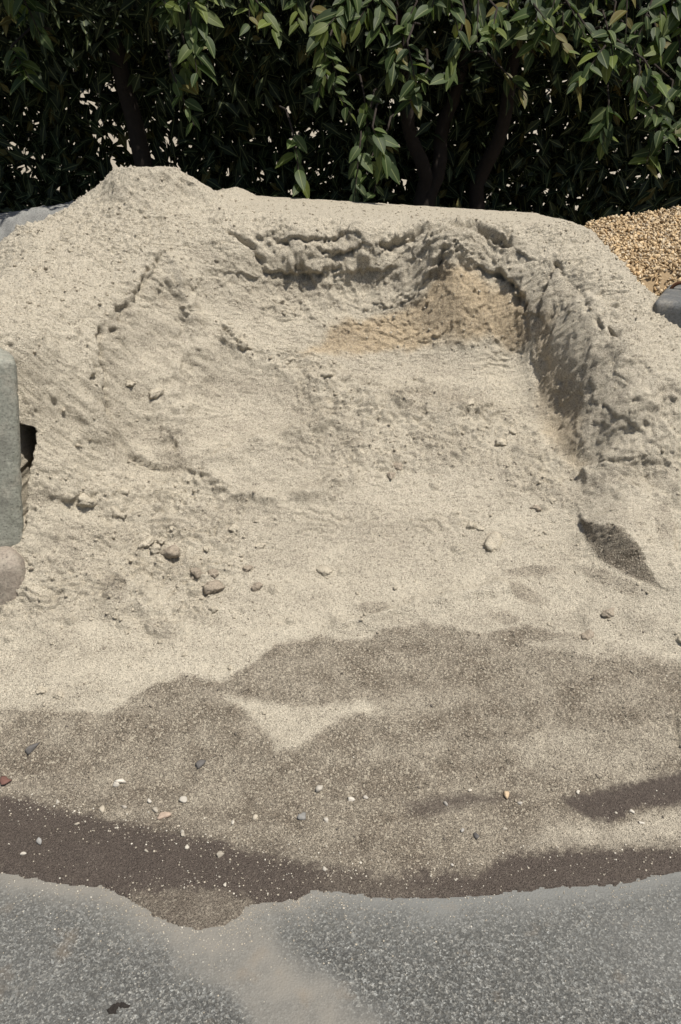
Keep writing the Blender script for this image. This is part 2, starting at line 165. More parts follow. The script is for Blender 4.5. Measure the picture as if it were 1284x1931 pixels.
SPRAYS = [(-1.4,4.244,2.101), (-0.826,4.191,2.196), (-0.744,4.308,2.17), (-0.636,4.212,2.118), (-0.664,4.177,1.991), (-0.729,4.311,1.915), (-0.614,4.517,2.217), (-0.433,4.47,2.19), (-0.359,4.456,2.123), (-0.741,4.239,1.768), (-0.201,4.365,2.177), (-0.102,4.261,2.04), (-0.054,4.219,1.952), (-0.005,4.192,2.095), (0.043,4.236,2.182), (0.123,4.521,2.152), (0.197,4.482,2.17), (-0.031,4.473,1.81), (-0.083,4.47,1.902), (0.326,4.227,1.91), (0.371,4.274,1.814), (0.261,4.401,1.965), (0.299,4.443,2.057), (0.128,4.492,1.692), (0.189,4.502,1.619), (0.192,4.185,1.553), (0.195,4.392,1.462), (0.155,4.419,1.498), (0.087,4.352,1.476), (0.495,4.221,2.139), (0.635,4.339,2.111), (0.687,4.186,2.054), (0.809,4.524,2.196), (0.88,4.496,2.062), (0.911,4.369,2.114), (0.97,4.27,2.041), (1.064,4.514,2.173), (1.117,4.379,2.072), (1.211,4.503,2.194), (1.299,4.489,2.083), (1.321,4.353,2.155), (1.396,4.316,2.066), (1.477,4.39,2.18), (1.547,4.322,2.13), (1.146,4.215,1.888), (1.248,4.272,1.977), (1.417,4.475,1.948), (1.364,4.167,1.799), (1.431,4.169,1.842), (1.604,4.401,1.761), (1.518,4.262,1.667), (1.641,4.364,1.62), (1.526,4.338,1.549), (1.273,4.287,1.655), (0.873,4.549,1.836), (0.53,4.228,1.974), (-0.215,4.315,1.502), (-1.476,4.231,1.91), (-1.534,4.403,2.224), (0.426,4.261,2.185), (1.587,4.292,1.914), (0.894,4.449,2.208), (1.173,4.278,1.999), (1,4.373,2.209), (1.548,4.512,2.018)]
STEMS = [(0.522,5.4,1.364,0.383,5.3,1.817), (0.571,5.4,1.364,0.687,5.5,1.852), (0.886,5.5,1.344,0.987,5.35,1.791)]

# ------------------------------------------------------------------ helpers
SLOPE = math.radians(27); S_O = np.array([0, 1.2, -.08])
E_S = np.array([0, math.cos(SLOPE), math.sin(SLOPE)]); E_N = np.array([0, -math.sin(SLOPE), math.cos(SLOPE)])
def slope_point(x, s, n): return np.array([x, 0, 0]) + S_O + E_S*s + E_N*n

def perlin(x, y, seed=0):
    r = np.random.default_rng(seed); perm = r.permutation(512).astype(np.int32); perm = np.r_[perm, perm]
    ang = r.random(512)*2*np.pi; gx, gy = np.cos(ang), np.sin(ang)
    xi = np.floor(x).astype(np.int64); yi = np.floor(y).astype(np.int64); xf = x-xi; yf = y-yi
    u = xf*xf*xf*(xf*(xf*6-15)+10); v = yf*yf*yf*(yf*(yf*6-15)+10)
    def g(ix, iy, dx, dy):
        h = perm[(perm[ix & 511] + iy) & 511]; return gx[h]*dx + gy[h]*dy
    a = g(xi, yi, xf, yf); b = g(xi+1, yi, xf-1, yf); c = g(xi, yi+1, xf, yf-1); d = g(xi+1, yi+1, xf-1, yf-1)
    return (a*(1-u)+b*u)*(1-v) + (c*(1-u)+d*u)*v
def fbm(x, y, f, octaves=4, seed=0, gain=.5):
    t = 0; a = 1; tot = 0
    for k in range(octaves):
        t = t + a*perlin(x*f+13.7*k, y*f-7.3*k, seed+k); tot += a; a *= gain; f *= 2.03
    return t/tot*1.6
def smooth(a, b, v):
    t = np.clip((v-a)/(b-a), 0, 1); return t*t*(3-2*t)
def inside(poly, X, Y):
    c = np.zeros(X.shape, bool); n = len(poly)
    for i in range(n):
        x0, y0 = poly[i]; x1, y1 = poly[(i+1) % n]
        if y0 == y1: continue
        m = ((y0 > Y) != (y1 > Y)) & (X < (x1-x0)*(Y-y0)/(y1-y0)+x0); c ^= m
    return c
def seg_dist(poly, X, Y, closed=True):
    """distance to a polyline and the signed side of its nearest piece (positive: right of travel)"""
    best = np.full(X.shape, 1e9); side = np.zeros(X.shape); n = len(poly)
    for i in range(n if closed else n-1):
        x0, y0 = poly[i]; x1, y1 = poly[(i+1) % n]; dx, dy = x1-x0, y1-y0; L = dx*dx+dy*dy
        if L < 1e-9: continue
        t = np.clip(((X-x0)*dx+(Y-y0)*dy)/L, 0, 1); ex = X-x0-t*dx; ey = Y-y0-t*dy; d = np.hypot(ex, ey)
        m = d < best; best = np.where(m, d, best); side = np.where(m, np.sign(ex*dy-ey*dx), side)
    return best, side
def poly_mask(poly, X, Y, soft, wob=0):
    d, _ = seg_dist(poly, X, Y); sd_ = np.where(inside(poly, X, Y), d, -d) + wob
    return smooth(-soft, soft, sd_)

def mesh_object(name, verts, faces, mat, parent=None, smooth_shade=True):
    me = bpy.data.meshes.new(name); me.from_pydata([tuple(v) for v in verts], [], faces); me.update()
    if smooth_shade: me.polygons.foreach_set('use_smooth', [True]*len(me.polygons))
    if mat: me.materials.append(mat)
    ob = bpy.data.objects.new(name, me); col.objects.link(ob)
    if parent: ob.parent = parent
    return ob
def grid_mesh(name, V, nu, nv, mat):
    """V: (nv*nu,3) array of rows of nu points -> one smooth sheet"""
    idx = np.arange(nu*nv).reshape(nv, nu)
    q = np.stack([idx[:-1, :-1], idx[:-1, 1:], idx[1:, 1:], idx[1:, :-1]], -1).reshape(-1, 4)
    me = bpy.data.meshes.new(name); me.vertices.add(len(V)); me.vertices.foreach_set('co', np.ascontiguousarray(V, np.float32).ravel())
    me.loops.add(q.size); me.loops.foreach_set('vertex_index', q.ravel().astype(np.int32))
    me.polygons.add(len(q)); me.polygons.foreach_set('loop_start', np.arange(0, q.size, 4, dtype=np.int32))
    me.polygons.foreach_set('use_smooth', np.ones(len(q), bool)); me.update(calc_edges=True); me.validate()
    me.materials.append(mat)
    ob = bpy.data.objects.new(name, me); col.objects.link(ob); return ob
def joined_mesh(name, parts, mat, parent=None):
    """parts: list of (verts array, faces array of equal-sided faces)"""
    vs = []; fs = []; o = 0
    for v, f in parts: vs.append(v); fs.append(f+o); o += len(v)
    V = np.concatenate(vs).astype(np.float32); Fc = np.concatenate(fs); k = Fc.shape[1]
    me = bpy.data.meshes.new(name); me.vertices.add(len(V)); me.vertices.foreach_set('co', V.ravel())
    me.loops.add(Fc.size); me.loops.foreach_set('vertex_index', Fc.ravel().astype(np.int32))
    me.polygons.add(len(Fc)); me.polygons.foreach_set('loop_start', np.arange(0, Fc.size, k, dtype=np.int32))
    me.polygons.foreach_set('use_smooth', np.ones(len(Fc), bool)); me.update(calc_edges=True)
    me.materials.append(mat); ob = bpy.data.objects.new(name, me); col.objects.link(ob)
    if parent: ob.parent = parent
    return ob
def tag(ob, label=None, category=None, group=None, kind=None):
    for k, v in (('label', label), ('category', category), ('group', group), ('kind', kind)):
        if v: ob[k] = v
    return ob
def thing(name, loc, label, category, group=None):
    e = bpy.data.objects.new(name, None); e.empty_display_size = .1; col.objects.link(e); e.location = loc
    return tag(e, label, category, group)

# ------------------------------------------------------------------ materials
class NT:
    def __init__(self, name):
        self.m = bpy.data.materials.new(name); self.m.use_nodes = True; self.t = self.m.node_tree; self.t.nodes.clear()
        self.out = self.n('ShaderNodeOutputMaterial')
    def n(self, typ, **kw):
        nd = self.t.nodes.new(typ)
        for k, v in kw.items(): setattr(nd, k, v)
        return nd
    def link(self, a, b): self.t.links.new(a, b)
    def set(self, sock, v):
        if hasattr(v, 'links') or isinstance(v, bpy.types.NodeSocket): self.link(v, sock)
        elif sock.type == 'RGBA' and not hasattr(v, '__len__'): sock.default_value = (v, v, v, 1)
        elif sock.type == 'RGBA' and len(v) == 3: sock.default_value = (*v, 1)
        else: sock.default_value = v
    def coord(self): return self.n('ShaderNodeTexCoord').outputs['Object']
    def noise(self, vec, scale, detail=3, rough=.55, out='Fac', distortion=0):
        nd = self.n('ShaderNodeTexNoise'); self.link(vec, nd.inputs['Vector']); nd.inputs['Scale'].default_value = scale
        nd.inputs['Detail'].default_value = detail; nd.inputs['Roughness'].default_value = rough; nd.inputs['Distortion'].default_value = distortion
        return nd.outputs[out]
    def voronoi(self, vec, scale, out='Color', feature='F1'):
        nd = self.n('ShaderNodeTexVoronoi', feature=feature); self.link(vec, nd.inputs['Vector']); nd.inputs['Scale'].default_value = scale
        return nd.outputs[out]
    def math(self, op, a, b=None, clamp=False):
        nd = self.n('ShaderNodeMath', operation=op, use_clamp=clamp); self.set(nd.inputs[0], a)
        if b is not None: self.set(nd.inputs[1], b)
        return nd.outputs[0]
    def mix(self, fac, a, b, blend='MIX'):
        nd = self.n('ShaderNodeMix', data_type='RGBA', blend_type=blend); self.set(nd.inputs[0], fac); self.set(nd.inputs[6], a); self.set(nd.inputs[7], b)
        return nd.outputs[2]
    def ramp(self, fac, stops):
        nd = self.n('ShaderNodeValToRGB'); self.link(fac, nd.inputs[0]); e = nd.color_ramp.elements
        while len(e) < len(stops): e.new(.5)
        for el, (p, c) in zip(e, stops):
            el.position = p; el.color = (c, c, c, 1) if not hasattr(c, '__len__') else (*c, 1)
        return nd.outputs[0]
    def sep(self, c):
        nd = self.n('ShaderNodeSeparateColor'); self.link(c, nd.inputs[0]); return nd.outputs
    def attr(self, name): 
        nd = self.n('ShaderNodeAttribute', attribute_name=name); return nd
    def bump(self, h, strength, dist, normal=None):
        nd = self.n('ShaderNodeBump'); self.link(h, nd.inputs['Height']); nd.inputs['Strength'].default_value = strength; nd.inputs['Distance'].default_value = dist
        if normal is not None: self.link(normal, nd.inputs['Normal'])
        return nd.outputs[0]
    def bsdf(self, colr, rough, normal=None, spec=.5):
        nd = self.n('ShaderNodeBsdfPrincipled'); self.set(nd.inputs['Base Color'], colr); self.set(nd.inputs['Roughness'], rough)
        self.set(nd.inputs['Specular IOR Level'], spec)
        if normal is not None: self.link(normal, nd.inputs['Normal'])
        self.last = nd; return nd.outputs[0]
    def finish(self, sh): self.link(sh, self.out.inputs['Surface']); return self.m

def mat_sand():
    t = NT('sand'); co = t.coord(); at_ = t.attr('sand'); r, g, b = t.sep(at_.outputs['Color'])[:3]
    # large soft drifts of tone, then the single grains
    big = t.noise(co, 3.2, 4, .6); mid = t.noise(co, 26, 4, .65)
    dry = t.mix(big, (.478, .424, .330), (.578, .520, .412))
    dry = t.mix(t.math('MULTIPLY', mid, .55), dry, (.41, .362, .28))
    damp = t.mix(mid, (.142, .118, .088), (.196, .165, .125))
    silt = t.mix(t.noise(co, 9, 4, .6), (.070, .055, .045), (.096, .077, .063))
    c = t.mix(t.math('MULTIPLY', b, .75), dry, (.45, .345, .215))
    c = t.mix(r, c, damp); c = t.mix(g, c, silt)
    gr = t.sep(t.voronoi(co, 420))[0]; gr2 = t.sep(t.voronoi(co, 230))[1]
    dark = t.mix(r, t.ramp(gr, [(0, .42), (.20, .86), (.6, 1.02), (1, 1.28)]), t.ramp(gr, [(0, .25), (.25, .75), (.6, 1.05), (.85, 1.5), (1, 2.0)]))
    c = t.mix(t.math('SUBTRACT', .95, t.math('MULTIPLY', g, .55)), c, dark, 'MULTIPLY')
    pale = t.ramp(gr2, [(.86, 0), (.90, 1)])
    c = t.mix(t.math('MULTIPLY', t.math('MULTIPLY', pale, t.math('ADD', .10, t.math('MULTIPLY', r, .5))), t.math('SUBTRACT', 1, t.math('MULTIPLY', g, .92))), c, (.55, .49, .38))
    blk = t.ramp(t.sep(t.voronoi(co, 170))[2], [(.93, 0), (.95, 1)])
    c = t.mix(t.math('MULTIPLY', blk, t.math('SUBTRACT', .30, t.math('MULTIPLY', g, .2))), c, (.12, .10, .08))
    h = t.math('ADD', t.noise(co, 190, 3, .7), t.math('MULTIPLY', t.voronoi(co, 330, 'Distance'), .9))
    n1 = t.bump(h, 1.0, .004); n2 = t.bump(t.noise(co, 85, 4, .7), .6, .006, n1)
    rough = t.math('SUBTRACT', .95, t.math('MULTIPLY', g, .35))
    return t.finish(t.bsdf(c, rough, n2, .25))
def mat_clod(name, a, b):
    t = NT(name); co = t.coord(); oi = t.n('ShaderNodeObjectInfo').outputs['Random']
    c = t.mix(t.math('ADD', t.math('MULTIPLY', t.noise(co, 30, 4), .6), t.math('MULTIPLY', oi, .4)), a, b)
    c = t.mix(.9, c, t.ramp(t.sep(t.voronoi(co, 420))[0], [(0, .5), (.25, .88), (1, 1.2)]), 'MULTIPLY')
    n1 = t.bump(t.noise(co, 190, 3, .7), .8, .0035)
    return t.finish(t.bsdf(c, .95, n1, .2))
def mat_asphalt():
    t = NT('asphalt'); co = t.coord(); d, rust, tar = t.sep(t.attr('dust').outputs['Color'])[:3]
    base = t.mix(t.noise(co, 7, 5, .6), (.074, .075, .070), (.108, .109, .102))
    v = t.sep(t.voronoi(co, 215)); v2 = t.sep(t.voronoi(co, 400))
    st = t.ramp(v[0], [(.0, .55), (.45, .9), (.70, 1.2), (.82, 1.65), (1, 2.2)])
    st2 = t.ramp(v2[1], [(0, .6), (.6, 1.0), (.85, 1.2), (.93, 1.8)])
    stones = t.mix(1, t.mix(1, base, st, 'MULTIPLY'), st2, 'MULTIPLY')
    tint = t.mix(t.math('MULTIPLY', v[2], .35), stones, t.mix(1, stones, (1.12, .98, .82), 'MULTIPLY'))
    fine = t.noise(co, 260, 3, .7)
    dust = t.mix(fine, (.135, .135, .125), (.205, .203, .187))
    dustb = t.mix(fine, (.165, .152, .128), (.24, .222, .19))
    patch = t.noise(co, 11, 5, .65)
    f = t.math('MULTIPLY', d, t.math('ADD', .55, t.math('MULTIPLY', patch, .9)), True)
    c = t.mix(f, tint, t.mix(rust, dust, dustb))
    rs = t.math('MULTIPLY', t.ramp(t.noise(co, 8.5, 3), [(.6, 0), (.72, 1)]), .22)
    c = t.mix(rs, c, (.24, .17, .10)); c = t.mix(tar, c, (.02, .018, .016))
    h = t.math('ADD', t.voronoi(co, 215, 'Distance'), t.math('MULTIPLY', t.noise(co, 300, 3, .7), .6))
    n1 = t.bump(h, .45, .0025)
    return t.finish(t.bsdf(c, .85, n1, .3))
def mat_concrete(name, a, b, dust=(.42, .38, .31)):
    t = NT(name); co = t.coord()
    c = t.mix(t.noise(co, 5, 6, .6), a, b)
    c = t.mix(t.math('MULTIPLY', t.ramp(t.noise(co, 16, 5, .65), [(.5, 0), (.7, 1)]), .5), c, dust)
    c = t.mix(.85, c, t.ramp(t.noise(co, 120, 4, .75), [(.30, .45), (.5, .95), (.75, 1.25)]), 'MULTIPLY')
    c = t.mix(t.math('MULTIPLY', t.ramp(t.voronoi(co, 75, 'Distance'), [(.12, 1), (.22, 0)]), .55), c, (.06, .058, .05)); c = t.mix(t.math('MULTIPLY', t.ramp(t.noise(co, 9, 5, .7), [(.52, 0), (.66, 1)]), .5), c, (.13, .125, .105))
    gx = t.n('ShaderNodeMapping'); t.link(co, gx.inputs[0]); gx.inputs['Scale'].default_value = (1, 1, .15)
    c = t.mix(t.math('MULTIPLY', t.ramp(t.noise(gx.outputs[0], 26, 4), [(.5, 0), (.75, 1)]), .35), c, t.mix(1, c, (.55, .58, .52), 'MULTIPLY'))
    n1 = t.bump(t.noise(co, 70, 5, .7), .5, .006); n2 = t.bump(t.voronoi(co, 55, 'Distance'), .2, .004, n1)
    return t.finish(t.bsdf(c, .9, n2, .3))
def island_random(t):
    oi = t.n('ShaderNodeObjectInfo').outputs['Random']; ge = t.n('ShaderNodeNewGeometry').outputs['Random Per Island']
    return t.math('FRACT', t.math('ADD', oi, ge)), t.math('FRACT', t.math('MULTIPLY', t.math('ADD', oi, ge), 7.31))
def mat_pebble(name, stops, wear=.5):
    t = NT(name); co = t.coord(); r1, r2 = island_random(t)
    c = t.ramp(r1, stops)
    c = t.mix(1, c, t.ramp(r2, [(0, .78), (1, 1.15)]), 'MULTIPLY')
    c = t.mix(wear, c, t.ramp(t.noise(co, 140, 4, .65), [(.3, .6), (.7, 1.15)]), 'MULTIPLY')
    return t.finish(t.bsdf(c, .75, t.bump(t.noise(co, 160, 3), .35, .003), .35))
def mat_leaf(name, a, b, c_, trans=.3, gloss=.42):
    t = NT(name); r1, r2 = island_random(t); uv = t.n('ShaderNodeUVMap').outputs[0]
    c = t.ramp(r1, [(0, a), (.6, b), (.94, c_), (.97, (.15, .125, .035))]); c = t.mix(1, c, t.ramp(r2, [(0, .7), (1, 1.25)]), 'MULTIPLY')
    sx = t.n('ShaderNodeSeparateXYZ'); t.link(uv, sx.inputs[0])
    mid = t.math('ABSOLUTE', t.math('SUBTRACT', sx.outputs[0], .5))
    rib = t.ramp(mid, [(.0, 1), (.025, .8), (.06, 0)])
    vv = t.math('FRACT', t.math('SUBTRACT', t.math('MULTIPLY', sx.outputs[1], 9), t.math('MULTIPLY', mid, 7)))
    vein = t.ramp(vv, [(0, .0), (.46, .0), (.5, 1), (.54, 0)])
    c = t.mix(t.math('MULTIPLY', rib, .55), c, (.24, .27, .12)); c = t.mix(t.math('MULTIPLY', vein, .15), c, (.16, .20, .09))
    n1 = t.bump(t.math('SUBTRACT', t.math('MULTIPLY', rib, -1), t.math('MULTIPLY', vein, .3)), .4, .002)
    p = t.bsdf(c, gloss, n1, .32)
    tr = t.n('ShaderNodeBsdfTranslucent'); t.link(t.mix(1, c, (1.5, 1.7, .6), 'MULTIPLY'), tr.inputs[0])
    mx = t.n('ShaderNodeMixShader'); mx.inputs[0].default_value = trans; t.link(p, mx.inputs[1]); t.link(tr.outputs[0], mx.inputs[2])
    return t.finish(mx.outputs[0])
def mat_simple(name, a, b, scale, rough=.9, bump=.5, dist=.01):
    t = NT(name); co = t.coord(); n = t.noise(co, scale, 5, .65)
    return t.finish(t.bsdf(t.mix(n, a, b), rough, t.bump(n, bump, dist), .3))

M_SAND = mat_sand(); M_ASPHALT = mat_asphalt()

# ------------------------------------------------------------------ asphalt ground
def axis(lo, a, b, hi, fine, grow=1.25):
    v = list(np.arange(a, b+1e-6, fine)); st = fine
    while v[-1] < hi: st *= grow; v.append(min(v[-1]+st, hi))
    st = fine
    while v[0] > lo: st *= grow; v.insert(0, max(v[0]-st, lo))
    return np.array(v)
gx = axis(-120, -1.4, 1.5, 120, .012); gy = axis(-120, .55, 1.8, 200, .012)
X, Y = np.meshgrid(gx, gy); near = (np.abs(X) < 2) & (Y > 0) & (Y < 3)
Z = np.where(near, fbm(X, Y, 3, 3, 91)*.0015, 0)
ed, eside = seg_dist(ROAD_EDGE, X, Y, False)
wob = fbm(X, Y, 9, 4, 31)*.05
dust = .95*np.exp(-np.maximum(ed+wob*.7-.015, 0)/.055)
td, _ = seg_dist(TRAIL, X, Y, False); trail = np.exp(-(np.maximum(td+wob*.8, 0)/.095)**4)*(.85+.35*fbm(X, Y, 20, 3, 77))
right_dust = smooth(.15, .85, X+wob*3)*.38*smooth(1.05, 1.3, Y+.1*X)
left_dust = .22*smooth(-.1, -.9, X+wob*2)
dust = np.clip(np.maximum.reduce([dust, trail, right_dust, left_dust])*near + .04*near + .25*(~near), 0, 1)
tarm = poly_mask(TAR, X, Y, .006, fbm(X, Y, 60, 3, 12)*.012)
asphalt = grid_mesh('asphalt_ground', np.stack([X, Y, Z], -1).reshape(-1, 3), len(gx), len(gy), M_ASPHALT)
ca = asphalt.data.color_attributes.new('dust', 'FLOAT_COLOR', 'POINT')
ca.data.foreach_set('color', np.stack([dust, np.clip(np.maximum(trail*.9, .8*np.exp(-np.maximum(ed-.02, 0)/.05)*smooth(.15, -.25, X)), 0, 1), tarm*.0, np.ones_like(dust)], -1).astype(np.float32).ravel())
tag(asphalt, kind='structure')

# ------------------------------------------------------------------ the sand pile
ctrl = np.array(CONTROL_PTS)  # control points projected from image coordinates at estimated depths
def tps(r): return np.where(r > 0, r*r*np.log(np.maximum(r, 1e-9)), 0)
def fit_control():
    n = len(ctrl); D = np.hypot(ctrl[:, None, 0]-ctrl[None, :, 0], ctrl[:, None, 1]-ctrl[None, :, 1])
    Q = np.c_[np.ones(n), ctrl[:, :2]]; Mx = np.block([[tps(D)+2e-4*np.eye(n), Q], [Q.T, np.zeros((3, 3))]])
    return np.linalg.solve(Mx, np.r_[ctrl[:, 2], 0, 0, 0])
WT = fit_control()
def base_n(x, s):
    x = np.asarray(x, float); s = np.asarray(s, float); sh = x.shape; x = x.ravel(); s = s.ravel(); out = np.empty(len(x))
    for i in range(0, len(x), 40000):
        a, b = x[i:i+40000], s[i:i+40000]
        r2 = (a[:, None]-ctrl[:, 0])**2 + (b[:, None]-ctrl[:, 1])**2
        out[i:i+40000] = (.5*r2*np.log(np.maximum(r2, 1e-18)))@WT[:-3] + WT[-3] + WT[-2]*a + WT[-1]*b
    return out.reshape(sh)
STEP = .0045
px_ = axis(-2.15, -1.25, 1.42, 2.15, STEP, 1.12); ps_ = np.r_[np.arange(.0, 2.08, STEP), np.arange(2.08, 2.56, .0029), np.arange(2.56, 3.86, .0055)]
X, S = np.meshgrid(px_, ps_)
# the smooth body is evaluated on a coarser net, then refined
cx = np.arange(-2.2, 2.21, .02); cs = np.arange(-.02, 3.9, .02); CX, CS = np.meshgrid(cx, cs); CN = base_n(CX, CS)
def refine(tabl, X, S):
    u = (X-cx[0])/.02; v = (S-cs[0])/.02; i = np.clip(np.floor(u).astype(int), 1, len(cx)-3); j = np.clip(np.floor(v).astype(int), 1, len(cs)-3); u = u-i; v = v-j
    def w(t): return (-.5*t+t*t-.5*t**3, 1-2.5*t*t+1.5*t**3, .5*t+2*t*t-1.5*t**3, -.5*t*t+.5*t**3)
    wu, wv = w(u), w(v); o = 0
    for a in range(4):
        row = 0
        for b in range(4): row = row + wu[b]*tabl[j+a-1, i+b-1]
        o = o + wv[a]*row
    return o
N = refine(CN, X, S); N0 = N.copy()
wobx = fbm(X, S, 9, 4, 3); woby = fbm(X, S, 9, 4, 8)
XW = X+.035*wobx; SW = S+.035*woby
m_wall = poly_mask(WALL, XW, SW, .05); m_but = poly_mask(BUTTRESS, XW, SW, .05); m_crust = poly_mask(CRUST, XW, SW, .05)
m_lump = np.maximum(poly_mask(LUMPY, XW, SW, .07), .9*poly_mask(LUMPY_B, XW, SW, .07))
m_lump = np.maximum.reduce([m_lump, 1.1*poly_mask(LUMPY_C, XW, SW, .03), .9*poly_mask(LUMPY_D, XW, SW, .02)])
gs_, gx_ = np.gradient(N, ps_, px_); steep = smooth(.45, 1.1, np.hypot(gx_, gs_)); m_lump = m_lump*(1-.85*steep)
X2 = X+.012*fbm(X, S, 28, 3, 21); S2 = S+.012*fbm(X, S, 28, 3, 25)
damp = poly_mask(DAMP, X2, S2, .012)*(1-poly_mask(TONGUE, X2, S2, .02))
silt = np.maximum.reduce([poly_mask(SILT_A, X2, S2, .020, .018*fbm(X, S, 55, 3, 26)), poly_mask(SILT_B, X2, S2, .012, .012*fbm(X, S, 60, 3, 27)), .8*poly_mask(SILT_C, X2, S2, .02)])
mid_fade = 1-.20*smooth(-.12, .02, X2)*smooth(.30, .16, X2)*smooth(-.3, .3, fbm(X*.7, S*2, 10, 3, 28)+.25)
silt = silt*mid_fade
dSil = seg_dist(SILT_A, X, S)[0]; silt = np.maximum(silt, .50*np.exp(-np.maximum(dSil-.01, 0)/.055)*np.clip(.55+1.1*fbm(X*.7, S*1.8, 13, 4, 29), 0, 1)*(S > .15)*damp)
silt = np.maximum(silt, .55*smooth(.21, .17, S))
brown = np.maximum(poly_mask(BROWN, XW, SW, .025), .55*poly_mask(BROWN_SHADE, XW, SW, .03))
pit = poly_mask(PIT, X, S, .008)
for (a, b, ux, us, vx, vs, st) in DAMP_SHADE_PATCHES:
    det = ux*vs-us*vx
    if abs(det) < 1e-7: continue
    p_ = ((X2-a)*vs-(S2-b)*vx)/det; q_ = ((S2-b)*ux-(X2-a)*us)/det; damp = np.maximum(damp, st*.8*smooth(1.25, .75, np.hypot(p_, q_)))  # painted ledge and facet shade joins the damp tone here
for pp, st in ((PALE_A, .75), (PALE_B, .7), (PALE_C, .32), (PALE_D, .32)): damp = damp*(1-st*poly_mask(pp, X2, S2, .03, .03*fbm(X*.7, S*1.6, 20, 3, 48)))
damp = np.maximum(damp, pit*1.0)
mott = np.clip(.10+.55*fbm(X*.8, S*1.5, 5, 5, 46, .6), 0, .42)*smooth(2.75, 2.3, S)*(1-m_crust)
damp = np.maximum(damp*(.84+.30*fbm(X*.6, S*1.6, 7, 4, 43)+.3*fbm(X, S, 14, 4, 44)), mott); damp = np.clip(damp, 0, 1)
damp = np.maximum(damp, silt)
# the terrace left standing at the right, and the slot beside the left-hand block
dT, sT = seg_dist(TERRACE[:7], X+.006*fbm(X, S, 30, 3, 57), S+.006*fbm(X, S, 30, 3, 59), False); inT = inside(TERRACE, X+.006*fbm(X, S, 30, 3, 57), S+.006*fbm(X, S, 30, 3, 59))
dF, _ = seg_dist(PIT_FOOT, X, S, False); inP = inside(PIT, X, S) & ~inT; pc = np.mean(PIT, 0); H_T = .075*np.exp(-(np.hypot((X-pc[0])*.75, S-pc[1])/.115)**2)
N += np.where(inT, H_T*np.exp(-dT/.20), np.where(inP, H_T*(dF/(dF+dT+1e-6))**1.3, H_T*np.exp(-(dT/.008))*(S > TERRACE[2][1])))
slot = poly_mask(SLOT, X, S, .006, .006*fbm(X, S, 50, 3, 58))
# ledges and slumps
amp_n = .75+.7*fbm(X, S, 11, 3, 50)
for pl, amp, dec, side in SCARPS:
    if len(pl) < 2: continue
    lo = np.min(pl, 0)-.35; hi = np.max(pl, 0)+.35
    i0, i1 = np.searchsorted(px_, [lo[0], hi[0]]); j0, j1 = np.searchsorted(ps_, [lo[1], hi[1]]); w = np.s_[j0:j1, i0:i1]
    xx = X[w]+.012*fbm(X[w], S[w], 22, 3, 61); ss = S[w]+.012*fbm(X[w], S[w], 22, 3, 67)
    d, sg = seg_dist(pl, xx, ss, False); sg = sg*side
    e0 = np.array(pl[0]); e1 = np.array(pl[-1]); 
    t0 = np.hypot(xx-e0[0], ss-e0[1]); t1 = np.hypot(xx-e1[0], ss-e1[1]); taper = smooth(0, .07, t0)*smooth(0, .07, t1)
    amp *= 1.0; tot = np.where(sg > 0, -amp*np.exp(-d/dec)*smooth(0, .006, d), amp*.35*np.exp(-d/(dec*1.3)))
    N[w] += tot*taper*np.clip(amp_n[w], .2, 1.5)
for bx, bs, br, bh in BUMPS:
    i0, i1 = np.searchsorted(px_, [bx-br*2, bx+br*2]); j0, j1 = np.searchsorted(ps_, [bs-br*2, bs+br*2]); w = np.s_[j0:j1, i0:i1]
    rr = np.hypot(XW[w]-bx, (SW[w]-bs)*1.15)/br; rr = rr+.25*fbm(X[w], S[w], 18, 3, 93); N[w] += bh*smooth(1.25, .45, rr)
for pl, h, wd in CRACKS:
    if len(pl) < 2: continue
    lo = np.min(pl, 0)-.1; hi = np.max(pl, 0)+.1
    i0, i1 = np.searchsorted(px_, [lo[0], hi[0]]); j0, j1 = np.searchsorted(ps_, [lo[1], hi[1]]); w = np.s_[j0:j1, i0:i1]
    xx = X[w]+.014*fbm(X[w], S[w], 26, 4, 81); ss = S[w]+.014*fbm(X[w], S[w], 26, 4, 83)
    d, _ = seg_dist(pl, xx, ss, False); h *= 1.25; wv = 1.05*wd*np.clip(.9+1.6*fbm(X[w], S[w], 18, 3, 87), .15, 2.2)
    N[w] -= h*np.exp(-(d/wv)**2)*smooth(.15, .7, wv/wd)
for pl, h, wd in RIDGES:
    if len(pl) < 2: continue
    lo = np.min(pl, 0)-.3; hi = np.max(pl, 0)+.3
    i0, i1 = np.searchsorted(px_, [lo[0], hi[0]]); j0, j1 = np.searchsorted(ps_, [lo[1], hi[1]]); w = np.s_[j0:j1, i0:i1]
    xx = X[w]+.02*fbm(X[w], S[w], 14, 3, 71); ss = S[w]+.02*fbm(X[w], S[w], 14, 3, 73)
    d, _ = seg_dist(pl, xx, ss, False); N[w] += h*np.exp(-(d/wd)**1.6)*np.clip(amp_n[w], .3, 1.4)
